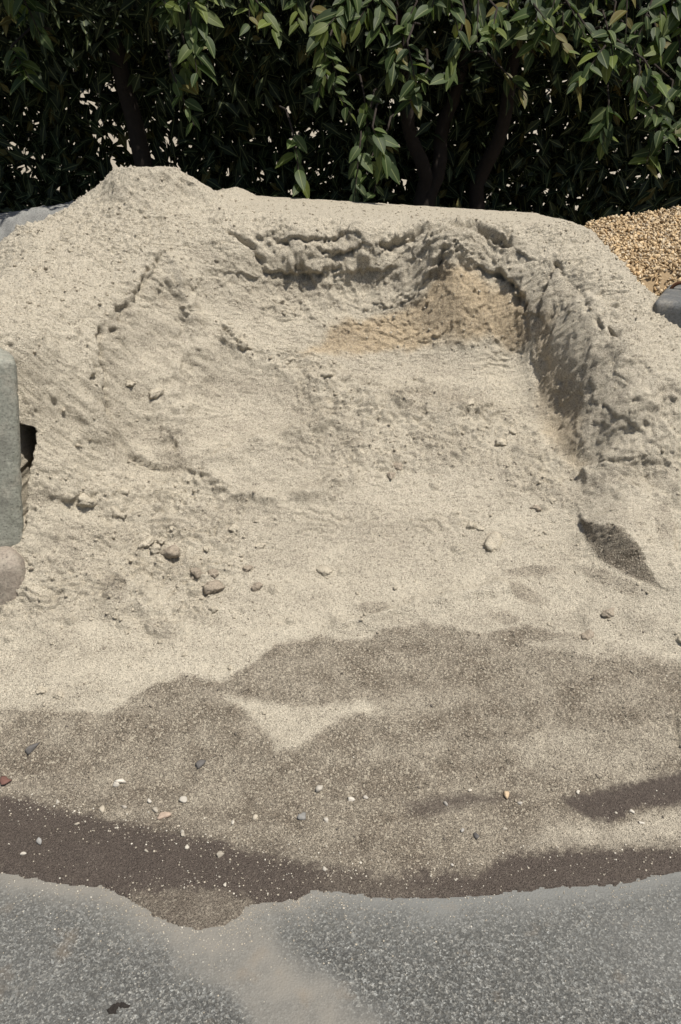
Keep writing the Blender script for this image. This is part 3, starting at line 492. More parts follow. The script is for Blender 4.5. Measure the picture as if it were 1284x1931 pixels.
# crusted, torn and loose surfaces
flat = 1-silt
torn = np.maximum(m_wall, m_but)
rid = np.abs(fbm(X*.9+.25*wobx, S*1.9+.15*woby, 7, 5, 101, .55)); N += m_wall*(.30-rid)*.024
chunk = fbm(X+.03*wobx, S*1.4, 16, 5, 103, .62); N += torn*(np.maximum(chunk, -.10)*.010)*(1-.25*steep)
N += torn*np.maximum(fbm(X, S*1.3, 48, 3, 105), -.15)*.0035
ver = np.abs(fbm(X*2.3+S*.9+.3*wobx, S*.8-X*.4, 8, 5, 111)); N += m_but*(.3-ver)*.018 + m_but*fbm(X, S, 4.5, 3, 113)*.03
stri = fbm(X*3.2+.5*wobx, S*.8, 20, 3, 115); N += m_but*np.minimum(stri, .1)*.0045
pitn = fbm(X*1.0, S*1.6, 34, 4, 121, .6); N += m_crust*(np.minimum(pitn, .12)*.011 + .0045*fbm(X, S, 80, 2, 131) + .010*fbm(X, S, 9, 3, 133))
lum = fbm(X, S, 17, 4, 141); N += m_lump*(lum*.020 + .008*fbm(X, S, 45, 3, 145))
N += flat*(.006*fbm(X, S, 6, 3, 151) + .0045*fbm(X*.8, S*1.4, 22, 4, 155, .6) + .0022*fbm(X, S*1.3, 75, 2, 158)) + damp*flat*smooth(.3, .5, S)*(.012*fbm(X*.7, S*1.3, 8, 4, 401) + .005*fbm(X, S, 30, 3, 405))
loose = flat*smooth(1.0, 1.35, S); cr = fbm(X*.7, S*1.7, 30, 4, 181, .62); N += loose*(np.minimum(cr, .16)*.007)
def ledges(f, amp, warp, seed, thr, iso=0):
    '''broken little overhangs: the face steps out, then runs back up the slope'''
    ph = (S+iso*X*np.sin(3*X))*f + warp*fbm(X*.55, S*.75, 6, 4, seed) + .35*fbm(X, S, 40, 3, seed+9); fr = ph-np.floor(ph)
    on = smooth(thr, thr+.25, fbm(X*.8, S*1.2, f*.28, 3, seed+5)+.25*fbm(X, S, f*1.1, 2, seed+7))
    return amp*(1-fr)**1.4*smooth(0, .10, fr+.05)*on*(1-.55*steep)
N += np.maximum(m_wall, .40*m_but)*(1-.55*np.clip(brown, 0, 1))*(ledges(13, .021, 2.2, 401, -.06) + ledges(34, .005, 2.6, 421, .06)) + m_crust*(1-.8*smooth(2.52, 2.66, S)*smooth(-.4, -.25, X))*(ledges(62, .008, 1.4, 441, .06) + ledges(24, .007, 2.4, 445, .18)) + m_lump*(ledges(26, .016, 5.0, 461, .02) + ledges(60, .006, 3, 465, 0))
N += loose*(1-torn)*(1-m_crust)*(ledges(48, .006, 2.4, 481, .14) + ledges(20, .010, 3.2, 491, .22))
# crumbs of sand lying on the slope
def splat(x, s, r, h):
    i0, i1 = np.searchsorted(px_, [x-r, x+r]); j0, j1 = np.searchsorted(ps_, [s-r, s+r])
    if i1-i0 < 1 or j1-j0 < 1: return
    w = np.s_[j0:j1, i0:i1]; a = rng.uniform(.7, 1.0); q = 1-((X[w]-x)/r)**2-((S[w]-s)/(r*a))**2
    N[w] += h*np.sqrt(np.clip(q, 0, 1))
dens = .12+.25*torn+.5*m_crust+1.3*m_lump-.1*damp-1.2*silt
for k in range(22000):
    i = rng.integers(0, len(px_)); j = rng.integers(60, len(ps_))
    if rng.random()*2.2 < dens[j, i]:
        r = .0045+.005*rng.random()**3 + (.010*rng.random()**8); splat(px_[i], ps_[j], r, r*rng.uniform(.5, 1.0))
# the back and the flanks run down to the ground, the toe thins out over the asphalt
P3 = np.stack([X, S_O[1]+E_S[1]*S+E_N[1]*N0, S_O[2]+E_S[2]*S+E_N[2]*N0], -1)
ga = np.gradient(P3, px_, axis=1); gb = np.gradient(P3, ps_, axis=0); nr_ = np.cross(ga, gb); nr_ /= np.linalg.norm(nr_, axis=-1, keepdims=True)
P3 = P3 + nr_*(N-N0)[..., None]                       # relief stands square off the real surface, on the walls too
P3[..., 1] += .55*slot                                # the hollow beside the left-hand block
cap_y = P3[..., 1]
cap = 1.372-.058*(X+.55) + .55*np.maximum(0, -.42-X) + .0035*fbm(X, S, 18, 3, 170)
capw = smooth(3.30, 3.5, cap_y)*smooth(-.72, -.62, X)
dz = np.maximum(P3[..., 2]-cap, 0); P3[..., 2] -= dz*capw
P3[..., 2] += np.maximum(cap-P3[..., 2], 0)*smooth(3.45, 3.7, cap_y)*smooth(-.50, -.40, X)*smooth(1.12, .98, X)*(cap_y < 4.42)
toe = inside(EDGE, X+.008*fbm(X, S, 45, 3, 161)+.02*fbm(X, S, 12, 2, 163), S+.012*fbm(X, S, 30, 3, 165)); dE, _ = seg_dist(EDGE, X, S)
sdE = np.where(toe, dE, -dE)
low = S < .62
lift = np.where(low, .0045+.010*smooth(0, .10, sdE), 0); lift = np.where(low & (sdE < 0), -.02, lift)
zt = P3[..., 2]
floor_z = np.where(low, lift, -1)
blend = smooth(.42, .62, S)
zflat = np.minimum(np.maximum(zt*.55+.004, lift), np.maximum(sdE*.7, -.03)+.0015*(sdE > 0))
P3[..., 2] = np.where(S < .62, zflat*(1-blend)+np.maximum(zt, lift)*blend, zt)
P3[..., 2] = np.minimum(P3[..., 2], 1.522+.006*fbm(X, S, 25, 3, 175)+.25*np.maximum(0, .0))
back = smooth(4.30, 4.50, P3[..., 1]); P3[..., 2] = P3[..., 2]*(1-back) - .05*back
sk = np.maximum(smooth(1.95, 2.15, X), smooth(-1.95, -2.15, X)); P3[..., 2] = P3[..., 2]*(1-sk) - .05*sk
pile = grid_mesh('sand_pile', P3.reshape(-1, 3), len(px_), len(ps_), M_SAND)
ca = pile.data.color_attributes.new('sand', 'FLOAT_COLOR', 'POINT')
ca.data.foreach_set('color', np.stack([damp, silt, brown, np.ones_like(damp)], -1).astype(np.float32).ravel())
tag(pile, 'large pale sand pile dug out to a hollow, dark and damp along its foot', 'sand pile')
def on_pile(x, s):
    i = min(np.searchsorted(px_, x), len(px_)-1); j = min(np.searchsorted(ps_, s), len(ps_)-1); p = P3[j, i]
    j2 = min(j+2, len(ps_)-1); i2 = min(i+2, len(px_)-1)
    a = P3[j, i2]-P3[j, i-2]; b = P3[j2, i]-P3[j-2, i]; n = np.cross(a, b); return p, n/np.linalg.norm(n)
# ------------------------------------------------------------------ stones and clods
def ball(sub=2):
    """a cube divided and blown up to a sphere: 6*sub*sub quads"""
    vs = {}; V = []; Fq = []
    def vid(p):
        k = tuple(round(c, 5) for c in p)
        if k not in vs: vs[k] = len(V); V.append(np.array(p)/np.linalg.norm(p))
        return vs[k]
    for ax in range(3):
        for sg in (-1, 1):
            for i in range(sub):
                for j in range(sub):
                    q = []
                    for (di, dj) in ((0, 0), (1, 0), (1, 1), (0, 1)):
                        p = [0, 0, 0]; p[ax] = sg; p[(ax+1) % 3] = -1+2*(i+di)/sub; p[(ax+2) % 3] = -1+2*(j+dj)/sub; q.append(vid(p))
                    Fq.append(q if sg > 0 else q[::-1])
    return np.array(V), np.array(Fq)
BALL2 = ball(2); BALL3 = ball(3); BALL8 = ball(8)
def stone_verts(base, sx, sy, sz, rough, r, cut=.5):
    v = base[0].copy()
    for k in range(6):
        d = r.normal(size=3); d /= np.linalg.norm(d); v = v*(1 + rough*(.5*np.sin(v@d*3.1+r.random()*6.3)))[:, None]
        c = cut+.35*r.random(); m = v@d; v = v - np.outer(np.maximum(m-c, 0), d)*.9
    return v*np.array([sx, sy, sz])
def stone(name, base, size, mat, seed, rough=.22):
    r = np.random.default_rng(seed); v = stone_verts(base, *size, rough, r)
    return mesh_object(name, v, base[1].tolist(), mat)
def clod_shape(size, seed):
    r = np.random.default_rng(seed); v = stone_verts(BALL8, 1, 1, 1, .25, r, .75)
    o = r.random(2)*50
    th = fbm(v[:, 0]*1.1+v[:, 2]*.7+o[0], v[:, 1]*1.1-v[:, 2]*.6+o[1], 1.6, 4, seed % 97)
    th = th + .45*fbm(v[:, 0]*1.3+v[:, 2]*.9+o[1], v[:, 1]*1.3-v[:, 2]+o[0], 5.5, 3, seed % 89)
    return v*(1+.5*th)[:, None]*np.array(size)
M_CLOD = mat_clod('dry_sand_clod', (.37, .325, .25), (.46, .41, .32)); M_CLOD_D = mat_clod('damp_sand_clod', (.25, .208, .158), (.34, .29, .225))
CLOD_LABELS = {
 0: 'biggest rounded damp sand clod left of centre, dark on its lower side', 1: 'flat dark brown damp sand clod, lowest big one of the left scatter',
 2: 'small dark damp clod just up and left of the flat brown clod', 3: 'thin dark clod sitting directly above the flat brown clod',
 4: 'pale oblong sand clod at the upper left end of the clod row', 5: 'pale sand clod between the oblong clod and the biggest damp clod',
 8: 'dark damp clod lying alone right of the flat brown clod', 9: 'small dark clod up and left of the lone damp clod',
 10: 'pale smooth sand clod lying alone at the centre of the slope', 11: 'largest pale slumped sand clod on the slope right of centre',
 12: 'pale sand clod just above and left of the largest slumped clod', 14: 'small dark round clod on the slope left of the right-hand terrace',
 15: 'lower of the two small dark clods below the hollow', 16: 'upper of the two small dark clods below the hollow',
 17: 'brown round clod on the damp band at the right, below the dark pit', 18: 'broken brown clod at the right, under the round brown clod',
 22: 'pale lumpy clod right of the torn ledge at the left block', 23: 'pale lumpy clod below its twin, above the row of clods',
 24: 'broad pale slumped clod beside the grey concrete block at left', 27: 'small clod at the far left edge of the damp band', 28: 'smaller clod just right of the far left small clod',
 29: 'small dark crumb of sand on the left fan inside the hollow', 30: 'angular pale clod on the left fan inside the hollow',
 31: 'chunky clod at the lower end of the diagonal line of crumbs', 32: 'clod at the upper end of the diagonal line of crumbs', 33: 'small clod midway along the diagonal line of crumbs',
 6: 'small pale clod just above the row of pale clods at left', 7: 'tiny clod just below the row of pale clods at left', 13: 'small pale crumb touching the largest slumped clod at its top left',
 19: 'small clod high on the slope, right of the clod row', 20: 'thin flat clod between the clod row and the lone pale clod', 21: 'small clod straight below the flat brown clod', 25: 'topmost small clod above the biggest damp clod', 26: 'tiny clod right of the biggest damp clod',
 35: 'small clod beside the head of the dark pit at right', 36: 'small clod at the right end of the rough slope under the hollow', 38: 'pale clod topmost on the rough slope right of centre', 39: 'thin flat clod at the middle of the slope below the hollow',
 34: 'brown clod at the right picture edge above the damp band', 37: 'broad pale clod on the rough slope right of centre, under the hollow'}
for i, (x, s, w, h) in enumerate(CLODS):
    p, n = on_pile(x, s); hw = w/2*1.05; r = np.random.default_rng(500+i)
    dk = i in (0, 1, 2, 3, 8, 9, 14, 15, 16, 17, 18)
    v = clod_shape((hw, hw*r.uniform(.8, 1.0), max(h/2*.95, hw*.55)), 900+i)
    ob = mesh_object('sand_clod', v, BALL8[1].tolist(), M_CLOD_D if dk else M_CLOD)
    ob.location = Vector(p)+Vector((0, 0, -h*(.34 if i in (11, 22, 23, 24, 29, 30, 31) else .02))); ob.rotation_euler = (r.uniform(-.2, .2), r.uniform(-.2, .2), r.uniform(0, 6.3))
    tag(ob, CLOD_LABELS.get(i, 'small pale clod of sand lying loose on the lumpy slope'), 'sand clod', 'clods of sand fallen on the slope')

PALE = [(0, (.46, .42, .35)), (.35, (.52, .48, .41)), (.6, (.40, .35, .27)), (.85, (.34, .32, .29)), (1, (.55, .50, .40))]
M_PEB = mat_pebble('pale_pebble', PALE, .35)
M_PINK = mat_pebble('pinkish_pebble', [(0, (.44, .34, .26)), (1, (.47, .36, .28))], .5); M_GREYP = mat_pebble('grey_pebble', [(0, (.21, .205, .19)), (1, (.27, .26, .24))], .5)
M_TANP = mat_pebble('tan_pebble', [(0, (.56, .42, .27)), (1, (.60, .46, .30))], .4); M_REDP = mat_pebble('red_pebble', [(0, (.11, .055, .045)), (1, (.13, .065, .05))], .4); M_DARKP = mat_pebble('dark_pebble', [(0, (.09, .085, .08)), (1, (.12, .11, .10))], .4)
PEB_SPECIAL = {0: (M_PINK, 'pinkish orange stone, the largest at the edge of the wet silt on the left'), 1: (M_PEB, 'pale triangular pebble just above and right of the pinkish stone'),
 8: (M_PEB, 'white angular pebble alone on the wet silt, left of centre'), 13: (M_GREYP, 'grey flat stone on the damp sand right of the pinkish stone'), 15: (M_PEB, 'cream stone on the damp sand at the centre of the pile foot'),
 17: (M_TANP, 'tan stone on the dark wet streak right of centre'), 30: (M_GREYP, 'grey stone on the wet silt near the left edge'), 31: (M_DARKP, 'dark grey stone high on the damp sand left of centre'),
 32: (M_PEB, 'pale pebble on the damp sand above the wet silt, left'), 33: (M_DARKP, 'dark half buried stone on the damp band near the left edge'), 34: (M_REDP, 'dark red stone at the left picture edge above the silt'),
 21: (M_PEB, 'white pebble on the pale sand tongue at lower right'), 35: (M_DARKP, 'dark stone at the top of the right-hand wet silt'), 26: (M_PEB, 'pale pebble at the foot of the wet silt left of centre'),
 28: (M_PEB, 'tiny pale pebble in the middle of the left wet silt'), 29: (M_PEB, 'white pebble on the silt below the grey stone near the left edge'), 27: (M_PEB, 'pale pebble in the wet silt at the middle of the foot'), 20: (M_PEB, 'pale pebble at the left tip of the upper right silt streak')}
PEB_LABELS = {2: 'pale pebble just up and left of the pinkish stone', 3: 'flat pale pebble touching the upper side of the pinkish stone', 4: 'pale pebble on the silt edge, well left of the pinkish stone',
 5: 'left one of two pale pebbles side by side above the left silt', 6: 'small pale pebble on the silt border, nearest the left picture edge', 7: 'pale pebble on the silt between the grey stone and the pinkish stone',
 9: 'tiny pale pebble on the silt, left of the white angular pebble', 10: 'upper of two tiny pale pebbles below the pinkish stone', 11: 'lower of two tiny pale pebbles below the pinkish stone',
 12: 'pale pebble midway between the pinkish stone and the grey flat stone', 14: 'small pale pebble just right of the grey flat stone', 16: 'tiny pale pebble on the silt border, above the white angular pebble',
 18: 'small pale pebble left of the tan stone, above the wet streak', 19: 'pale pebble just below and right of the tan stone', 22: 'pale pebble below the cream stone at the centre of the foot',
 23: 'small pale pebble at the left end of the dark wet streak', 24: 'tiny pale pebble on the damp sand straight below the tan stone', 25: 'small pale pebble left of the dark stone above the right-hand silt',
 36: 'tiny pale pebble in the right-hand silt, closest to the asphalt', 37: 'small pale pebble on the lower edge of the upper right silt streak', 38: 'tiny pale pebble right of the one below the cream stone', 39: 'pale pebble on the silt edge, nearest left of the pinkish stone'}
for i, (x, s, w, h) in enumerate(PEBBLES):
    p, n = on_pile(x, s); r = np.random.default_rng(700+i); m, lab = PEB_SPECIAL.get(i, (M_PEB, None))
    hw = w/2
    ob = stone('pebble', BALL3, (hw*1.1, hw*r.uniform(.75, .95), max(h/2*.85, hw*.5)), m, 1200+i, .3)
    ob.location = Vector(p)+Vector((0, 0, h*.2)); ob.rotation_euler = (r.uniform(-.25, .25), r.uniform(-.25, .25), r.uniform(0, 6.3))
    tag(ob, lab or PEB_LABELS.get(i) or 'small pale pebble strewn along the edge of the wet silt', 'pebble', 'pebbles strewn along the foot of the pile')
# loose crumbs of sand on the lumpy parts, too many to count
crumbs = []
CR = [stone_verts(BALL2, 1, 1, .8, .35, np.random.default_rng(40+k), .7) for k in range(10)]
while len(crumbs) < 5200:
    i = rng.integers(20, len(px_)-20); j = rng.integers(150, len(ps_)-20)
    if abs(px_[i]) > 1.4 or rng.random()*1.6 > dens[j, i]+.06: continue
    r0 = .0018+.0022*rng.random()**2+.005*rng.random()**10; a = rng.uniform(0, 6.3); R = np.array(Euler((rng.uniform(-.5, .5), rng.uniform(-.5, .5), a)).to_matrix())
    crumbs.append((CR[rng.integers(0, 10)]*r0@R.T+P3[j, i]+np.array([0, 0, r0*.25]), BALL2[1]))
tag(joined_mesh('sand_crumbs', crumbs, M_CLOD), 'loose crumbs of sand scattered over the slope', 'crumbs', kind='stuff')
damp_crumbs = []
while len(damp_crumbs) < 4500:
    i = rng.integers(20, len(px_)-20); j = rng.integers(60, 400)
    if abs(px_[i]) > 1.3 or rng.random() > damp[j, i]*(1-silt[j, i]) or P3[j, i, 2] < .012: continue
    r0 = .0012+.0016*rng.random()**2+.003*rng.random()**12; R = np.array(Euler((rng.uniform(-.5, .5), rng.uniform(-.5, .5), rng.uniform(0, 6.3))).to_matrix())
    damp_crumbs.append((stone_verts(BALL2, 1, 1, .8, .35, rng, .7)*r0@R.T+P3[j, i]+np.array([0, 0, r0*.25]), BALL2[1]))
M_DCR = mat_pebble('damp_grains', [(0, (.20, .17, .13)), (.5, (.30, .26, .20)), (.75, (.10, .085, .07)), (1, (.38, .33, .26))], .4)
tag(joined_mesh('damp_crumbs', damp_crumbs, M_DCR), 'coarse damp grains scattered over the dark foot of the pile', 'crumbs', kind='stuff')
# fine pale grit, far too much to count
grit = []
zone = np.clip(damp-.3, 0, 1)
sdA = seg_dist(SILT_A, X, S)[0]
edgeb = np.exp(-(sdA/.045)**2)*(S > .12)
n_g = 0
while n_g < 2000:
    i = rng.integers(20, len(px_)-20); j = rng.integers(20, len(ps_)-20)
    if abs(px_[i]) > 1.3 or P3[j, i, 2] < .002 or S[j, i] > 1.1 or (S[j, i] < .2 and silt[j, i] < .75): continue
    left = 1.0 if px_[i] < .25 else .45
    pr = .07*zone[j, i] + 1.0*edgeb[j, i]*left + .03*silt[j, i]
    if rng.random() > pr: continue
    r0 = .0011+.0016*rng.random()**3+.0016*rng.random()**9
    v = BALL2[0]*np.array([r0*rng.uniform(.8, 1.3), r0*rng.uniform(.8, 1.2), r0*.75]); a = rng.uniform(0, 6.3)
    v = v@np.array([[math.cos(a), math.sin(a), 0], [-math.sin(a), math.cos(a), 0], [0, 0, 1]])
    grit.append((v+P3[j, i]+np.array([rng.uniform(-.002, .002), rng.uniform(-.002, .002), r0*.4]), BALL2[1])); n_g += 1
n_r = 0
re_ = np.array(ROAD_EDGE)
while n_r < 1500:                                            # grains strayed onto the asphalt
    q = rng.integers(0, len(re_)-1); w_ = rng.random(); e = re_[q]*(1-w_)+re_[q+1]*w_; far = rng.exponential(.05)
    x, y = e[0]+rng.normal()*.02, e[1]-far
    r0 = .0009+.0011*rng.random()**3+.0012*rng.random()**12
    grit.append((BALL2[0]*r0*np.array([rng.uniform(.8, 1.2), 1, .7])+np.array([x, y, r0*.3]), BALL2[1])); n_r += 1
M_GRIT = mat_pebble('pale_grit', [(0, (.30, .26, .20)), (.4, (.42, .37, .29)), (.7, (.24, .21, .17)), (.9, (.5, .46, .38)), (1, (.6, .56, .48))], .4)
tag(joined_mesh('grit', grit, M_GRIT), 'fine pale grit sprinkled over the wet silt and damp foot', 'grit', kind='stuff')

# ------------------------------------------------------------------ concrete blocks of the bay
def block_mesh(sx, sy, sz, rad, chip, seed, sub=48):
    b = ball(sub); v = b[0]/np.abs(b[0]).max(1)[:, None]          # back on the cube
    v = np.sign(v)*np.abs(np.tan(v*math.pi/4)) if False else v
    half = np.array([sx, sy, sz])/2; p = v*half; core = half-rad; q = np.clip(p, -core, core); d = p-q; L = np.linalg.norm(d, axis=1); m = L > 1e-9
    p[m] = q[m] + d[m]/L[m][:, None]*rad
    edge = (np.sort(np.abs(v), axis=1)[:, 1] > .86)
    nz = fbm(p[:, 0]*1+p[:, 2]*.8+seed, p[:, 1]+p[:, 2]*.7, 12, 4, seed)
    nrm = v/np.linalg.norm(v, axis=1)[:, None]
    return p - nrm*(chip*np.where(edge, np.maximum(nz, -.1)*1.6, .25*nz))[:, None], b[1].tolist()
def block(name, size, loc, rot, mat, label, seed, rad=.03, chip=.02):
    v, f = block_mesh(*size, rad, chip, seed); ob = mesh_object(name, v, f, mat); ob.location = loc; ob.rotation_euler = rot
    return tag(ob, label, 'concrete block', 'concrete blocks walling the bay')
M_CON = mat_concrete('greenish_concrete', (.235, .235, .195), (.30, .30, .25)); M_CON_P = mat_concrete('pinkish_concrete', (.25, .21, .17), (.31, .265, .215)); M_CON_SHADED = mat_concrete('shaded_grey_concrete', (.10, .102, .10), (.15, .15, .146))  # last one: shade of the right block's face put into a darker tone
block('concrete_block', (.60, 1.2, .62), (-1.505, 2.72, .775), (0, math.radians(7), math.radians(25)), M_CON, 'grey green concrete block at the left edge, sand heaped on top', 3, .022, .012)
block('concrete_block', (.60, 1.2, .60), (-1.515, 2.625, .165), (0, math.radians(1), math.radians(25)), M_CON_P, 'pinkish concrete block half buried under the grey green one', 5, .06, .015)
rb = thing('concrete_block', (1.45, 3.30, .79), 'grey concrete block with rusty lifting loop at the right edge', 'concrete block', 'concrete blocks walling the bay')
v, f = block_mesh(.62, .62, .60, .02, .008, 9); mesh_object('block_body', v, f, M_CON_SHADED, rb)
M_RUST = mat_simple('rusty_steel', (.05, .022, .012), (.12, .05, .022), 60, .85, .6, .003)
LV = []; LF = []; nseg, nr = 20, 10
for k in range(nseg+1):
    a = math.pi*k/nseg; c = np.array([-.04*math.cos(a), 0, .036*math.sin(a)]); nrm = np.array([-math.cos(a), 0, math.sin(a)])
    for j in range(nr):
        b_ = 2*math.pi*j/nr; LV.append(c + nrm*.007*math.cos(b_) + np.array([0, 1, 0])*.007*math.sin(b_))
for k in range(nseg):
    for j in range(nr): LF.append([k*nr+j, k*nr+(j+1) % nr, (k+1)*nr+(j+1) % nr, (k+1)*nr+j])
rb.rotation_euler = (0, 0, math.radians(-27)); rb.location = (1.57, 3.14, .79)
lp = mesh_object('lifting_loop', LV, LF, M_RUST, rb); lp.location = (-.245, -.02, .29); lp['label'] = 'rusty steel loop cast into the block top'

# ------------------------------------------------------------------ gravel pile and grey sand pile behind
M_GRAV = mat_pebble('tan_gravel', [(0, (.48, .35, .20)), (.25, (.60, .46, .28)), (.5, (.42, .28, .14)), (.7, (.62, .51, .35)), (.88, (.34, .27, .19)), (1, (.55, .41, .24))], .45)
M_GRAV_BED = mat_simple('gravel_bed', (.22, .155, .085), (.34, .25, .15), 90)
def gravel_z(x, y):
    crest = 1.335 - .15*np.maximum(0, 1.62-x) - 1.2*np.maximum(0, 1.17-x) - .22*np.maximum(0, x-2.2)
    front = np.maximum(0, 4.02-y); back_ = np.maximum(0, y-4.02)
    return crest - (.235*front+.02*front**2) - .75*back_ - 1.3*np.maximum(0, 3.40-y)
gp = thing('gravel_pile', (1.8, 3.8, 0), 'heap of tan rounded gravel behind the right-hand concrete block', 'gravel pile')
ax_ = np.arange(.95, 3.0, .03); ay_ = np.arange(2.3, 5.3, .03); GX, GY = np.meshgrid(ax_, ay_)
GZ = np.maximum(gravel_z(GX, GY)-.012, -.03)+.008*fbm(GX, GY, 12, 3, 210)
gm = grid_mesh('mound', np.stack([GX-1.8, GY-3.8, GZ], -1).reshape(-1, 3), len(ax_), len(ay_), M_GRAV_BED); gm.parent = gp
def to_picture(p):
    v = np.array(p)-np.array([0, 0, CAM_Z]); f_ = np.array([0, math.cos(PITCH), -math.sin(PITCH)]); u_ = np.array([0, math.sin(PITCH), math.cos(PITCH)])
    d = v@f_; return 642+1515*v[0]/d, 965.5-1515*(v@u_)/d
GV = [stone_verts(BALL2, 1, rng.uniform(.6, 1), rng.uniform(.5, .85), .38, rng, .35) for k in range(8)]
GME = []
for k in range(8):
    me = bpy.data.meshes.new('pebble'); me.from_pydata([tuple(q) for q in GV[k]], [], BALL2[1].tolist()); me.update(); me.polygons.foreach_set('use_smooth', [True]*len(me.polygons)); me.materials.append(M_GRAV); GME.append(me)
cand = []
for k in range(12500):
    x = rng.uniform(1.0, 2.15); y = rng.uniform(3.1, 4.35)
    if rng.random() > (1.0 if x < 1.75 else .40): continue
    z = float(gravel_z(x, y)); rad = .0050+.0045*rng.random()+.005*rng.random()**5; z += rad*rng.uniform(-.5, .75)
    cand.append((x, y, z, rad, k % 8, tuple(rng.uniform(0, 6.3, 3))))
def pscore(c):
    u, v = to_picture(c[:3])
    return (0 if (1080 < u < 1295 and 380 < v < 552 and v < 405+(u-1080)*.95) else 1, -c[2])
cand.sort(key=pscore)
for c in cand[:300]:
    ob = bpy.data.objects.new('pebble', GME[c[4]]); col.objects.link(ob); ob.parent = gp
    ob.location = (c[0]-1.8, c[1]-3.8, c[2]); ob.rotation_euler = c[5]; ob.scale = (c[3],)*3
rest_ = []
for c in cand[300:]:
    R = np.array(Euler(c[5]).to_matrix()); rest_.append((GV[c[4]]*c[3]@R.T+np.array([c[0]-1.8, c[1]-3.8, c[2]]), BALL2[1]))
o = joined_mesh('pebble_bed', rest_, M_GRAV, gp); o['kind'] = 'stuff'

M_GREY = mat_clod('grey_sand', (.20, .198, .185), (.28, .275, .255))
ax_ = np.arange(-3.2, -.85, .012); ay_ = np.arange(3.72, 5.0, .012); GX, GY = np.meshgrid(ax_, ay_)
top = 1.355 + .035*fbm(GX, GY, 5, 4, 230) - .16*np.clip((-1.15-GX), 0, 1)**1.0 - .3*np.maximum(0, GX+1.08)
GZ = top - 1.9*np.maximum(0, 4.16+.05*fbm(GX, GX*0, 6, 3, 233)-GY)**1.05 - .8*np.maximum(0, GY-4.45) + .015*fbm(GX, GY, 25, 3, 235)
GZ = np.maximum(GZ, -.03) - .4*np.maximum(0, -2.7-GX)
gs = grid_mesh('grey_sand_pile', np.stack([GX, GY, GZ], -1).reshape(-1, 3), len(ax_), len(ay_), M_GREY)
tag(gs, 'low pile of grey sand dappled with shade, behind the left flank', 'sand pile')

# ------------------------------------------------------------------ dark crumb of dirt on the asphalt
tx = np.array(TAR); c0 = tx.mean(0)
M_DIRT = mat_simple('dark_dirt', (.012, .010, .009), (.04, .034, .028), 120, .95, .8, .004)
da = np.arange(-.04, .0401, .0016); DX, DY = np.meshgrid(da, da)
dm = poly_mask([tuple(q-c0) for q in TAR], DX+.004*fbm(DX, DY, 120, 3, 240), DY+.004*fbm(DX, DY, 120, 3, 242), .004)
DZ = -.004+dm*(.009+.005*fbm(DX, DY, 150, 3, 244))
dt = grid_mesh('dirt_clump', np.stack([DX, DY, DZ], -1).reshape(-1, 3), len(da), len(da), M_DIRT); dt.location = (c0[0], c0[1], 0)
tag(dt, 'small curved clump of black dirt lying on the asphalt at lower left', 'dirt')

# ------------------------------------------------------------------ hedge trees
def leaf_verts(seg, width, fold, droop, twist):
    V = []; UV = []
    for k in range(seg+1):
        t = k/seg; w = width*(math.sin(math.pi*min(1, t*.98+.01)**.85)**.85)*(1-.25*t) if 0 < k < seg else .002
        y = t; z = -droop*t*t; 
        for sx in (-1, 0, 1):
            V.append((sx*w*.5*math.cos(fold), y, z + abs(sx)*w*.5*math.sin(fold) + twist*sx*w*t)); UV.append((.5+.5*sx*(w/width if width else 1), t))
    Fq = []
    for k in range(seg):
        for j in (0, 1): a = k*3+j; Fq.append([a, a+1, a+4, a+3])
    return np.array(V), np.array(Fq), np.array(UV)
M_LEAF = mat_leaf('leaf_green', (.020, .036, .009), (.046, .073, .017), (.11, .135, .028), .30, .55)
M_LEAF_SHADED = mat_leaf('leaf_green_shaded', (.010, .019, .007), (.017, .028, .009), (.027, .040, .012), .08, .6)  # inner leaves: the hedge's inner shade put into a darker leaf colour
M_BARK = mat_simple('bark', (.020, .015, .012), (.042, .032, .025), 30, .95, .8, .01)
LEAVES = [leaf_verts(6, rng.uniform(.48, .62), rng.uniform(.12, .38), rng.uniform(.05, .40), rng.uniform(-.2, .2)) for k in range(8)]
SIMPLE = [leaf_verts(2, rng.uniform(.48, .64), rng.uniform(.2, .5), rng.uniform(.0, .4), rng.uniform(-.2, .2)) for k in range(6)]
def leaf_mesh(name, lv, mat):
    V, Fq, UV = lv; me = bpy.data.meshes.new(name); me.from_pydata([tuple(v) for v in V], [], Fq.tolist()); me.update()
    uvl = me.uv_layers.new(name='UVMap'); li = np.empty(len(me.loops), np.int32); me.loops.foreach_get('vertex_index', li); uvl.data.foreach_set('uv', UV[li].astype(np.float32).ravel())
    me.polygons.foreach_set('use_smooth', [True]*len(me.polygons)); me.materials.append(mat); return me
LEAF_ME = [leaf_mesh('leaf', l, M_LEAF) for l in LEAVES]
def tube(pts, radii, nr=8):
    V = []; Fq = []; pts = np.array(pts, float)
    for k, p in enumerate(pts):
        t = pts[min(k+1, len(pts)-1)]-pts[max(k-1, 0)]; t /= np.linalg.norm(t); a = np.cross(t, [.3, 1, .2]); a /= np.linalg.norm(a); b = np.cross(t, a)
        for j in range(nr): V.append(p+radii[k]*(a*math.cos(2*math.pi*j/nr)+b*math.sin(2*math.pi*j/nr)))
    for k in range(len(pts)-1):
        for j in range(nr): Fq.append([k*nr+j, k*nr+(j+1) % nr, (k+1)*nr+(j+1) % nr, (k+1)*nr+j])
    return np.array(V), np.array(Fq)
def basis(direction, facing):
    y = np.array(direction, float); y /= np.linalg.norm(y); z = np.array(facing, float); z -= y*(z@y); z /= np.linalg.norm(z); x = np.cross(y, z); return np.stack([x, y, z], 1)
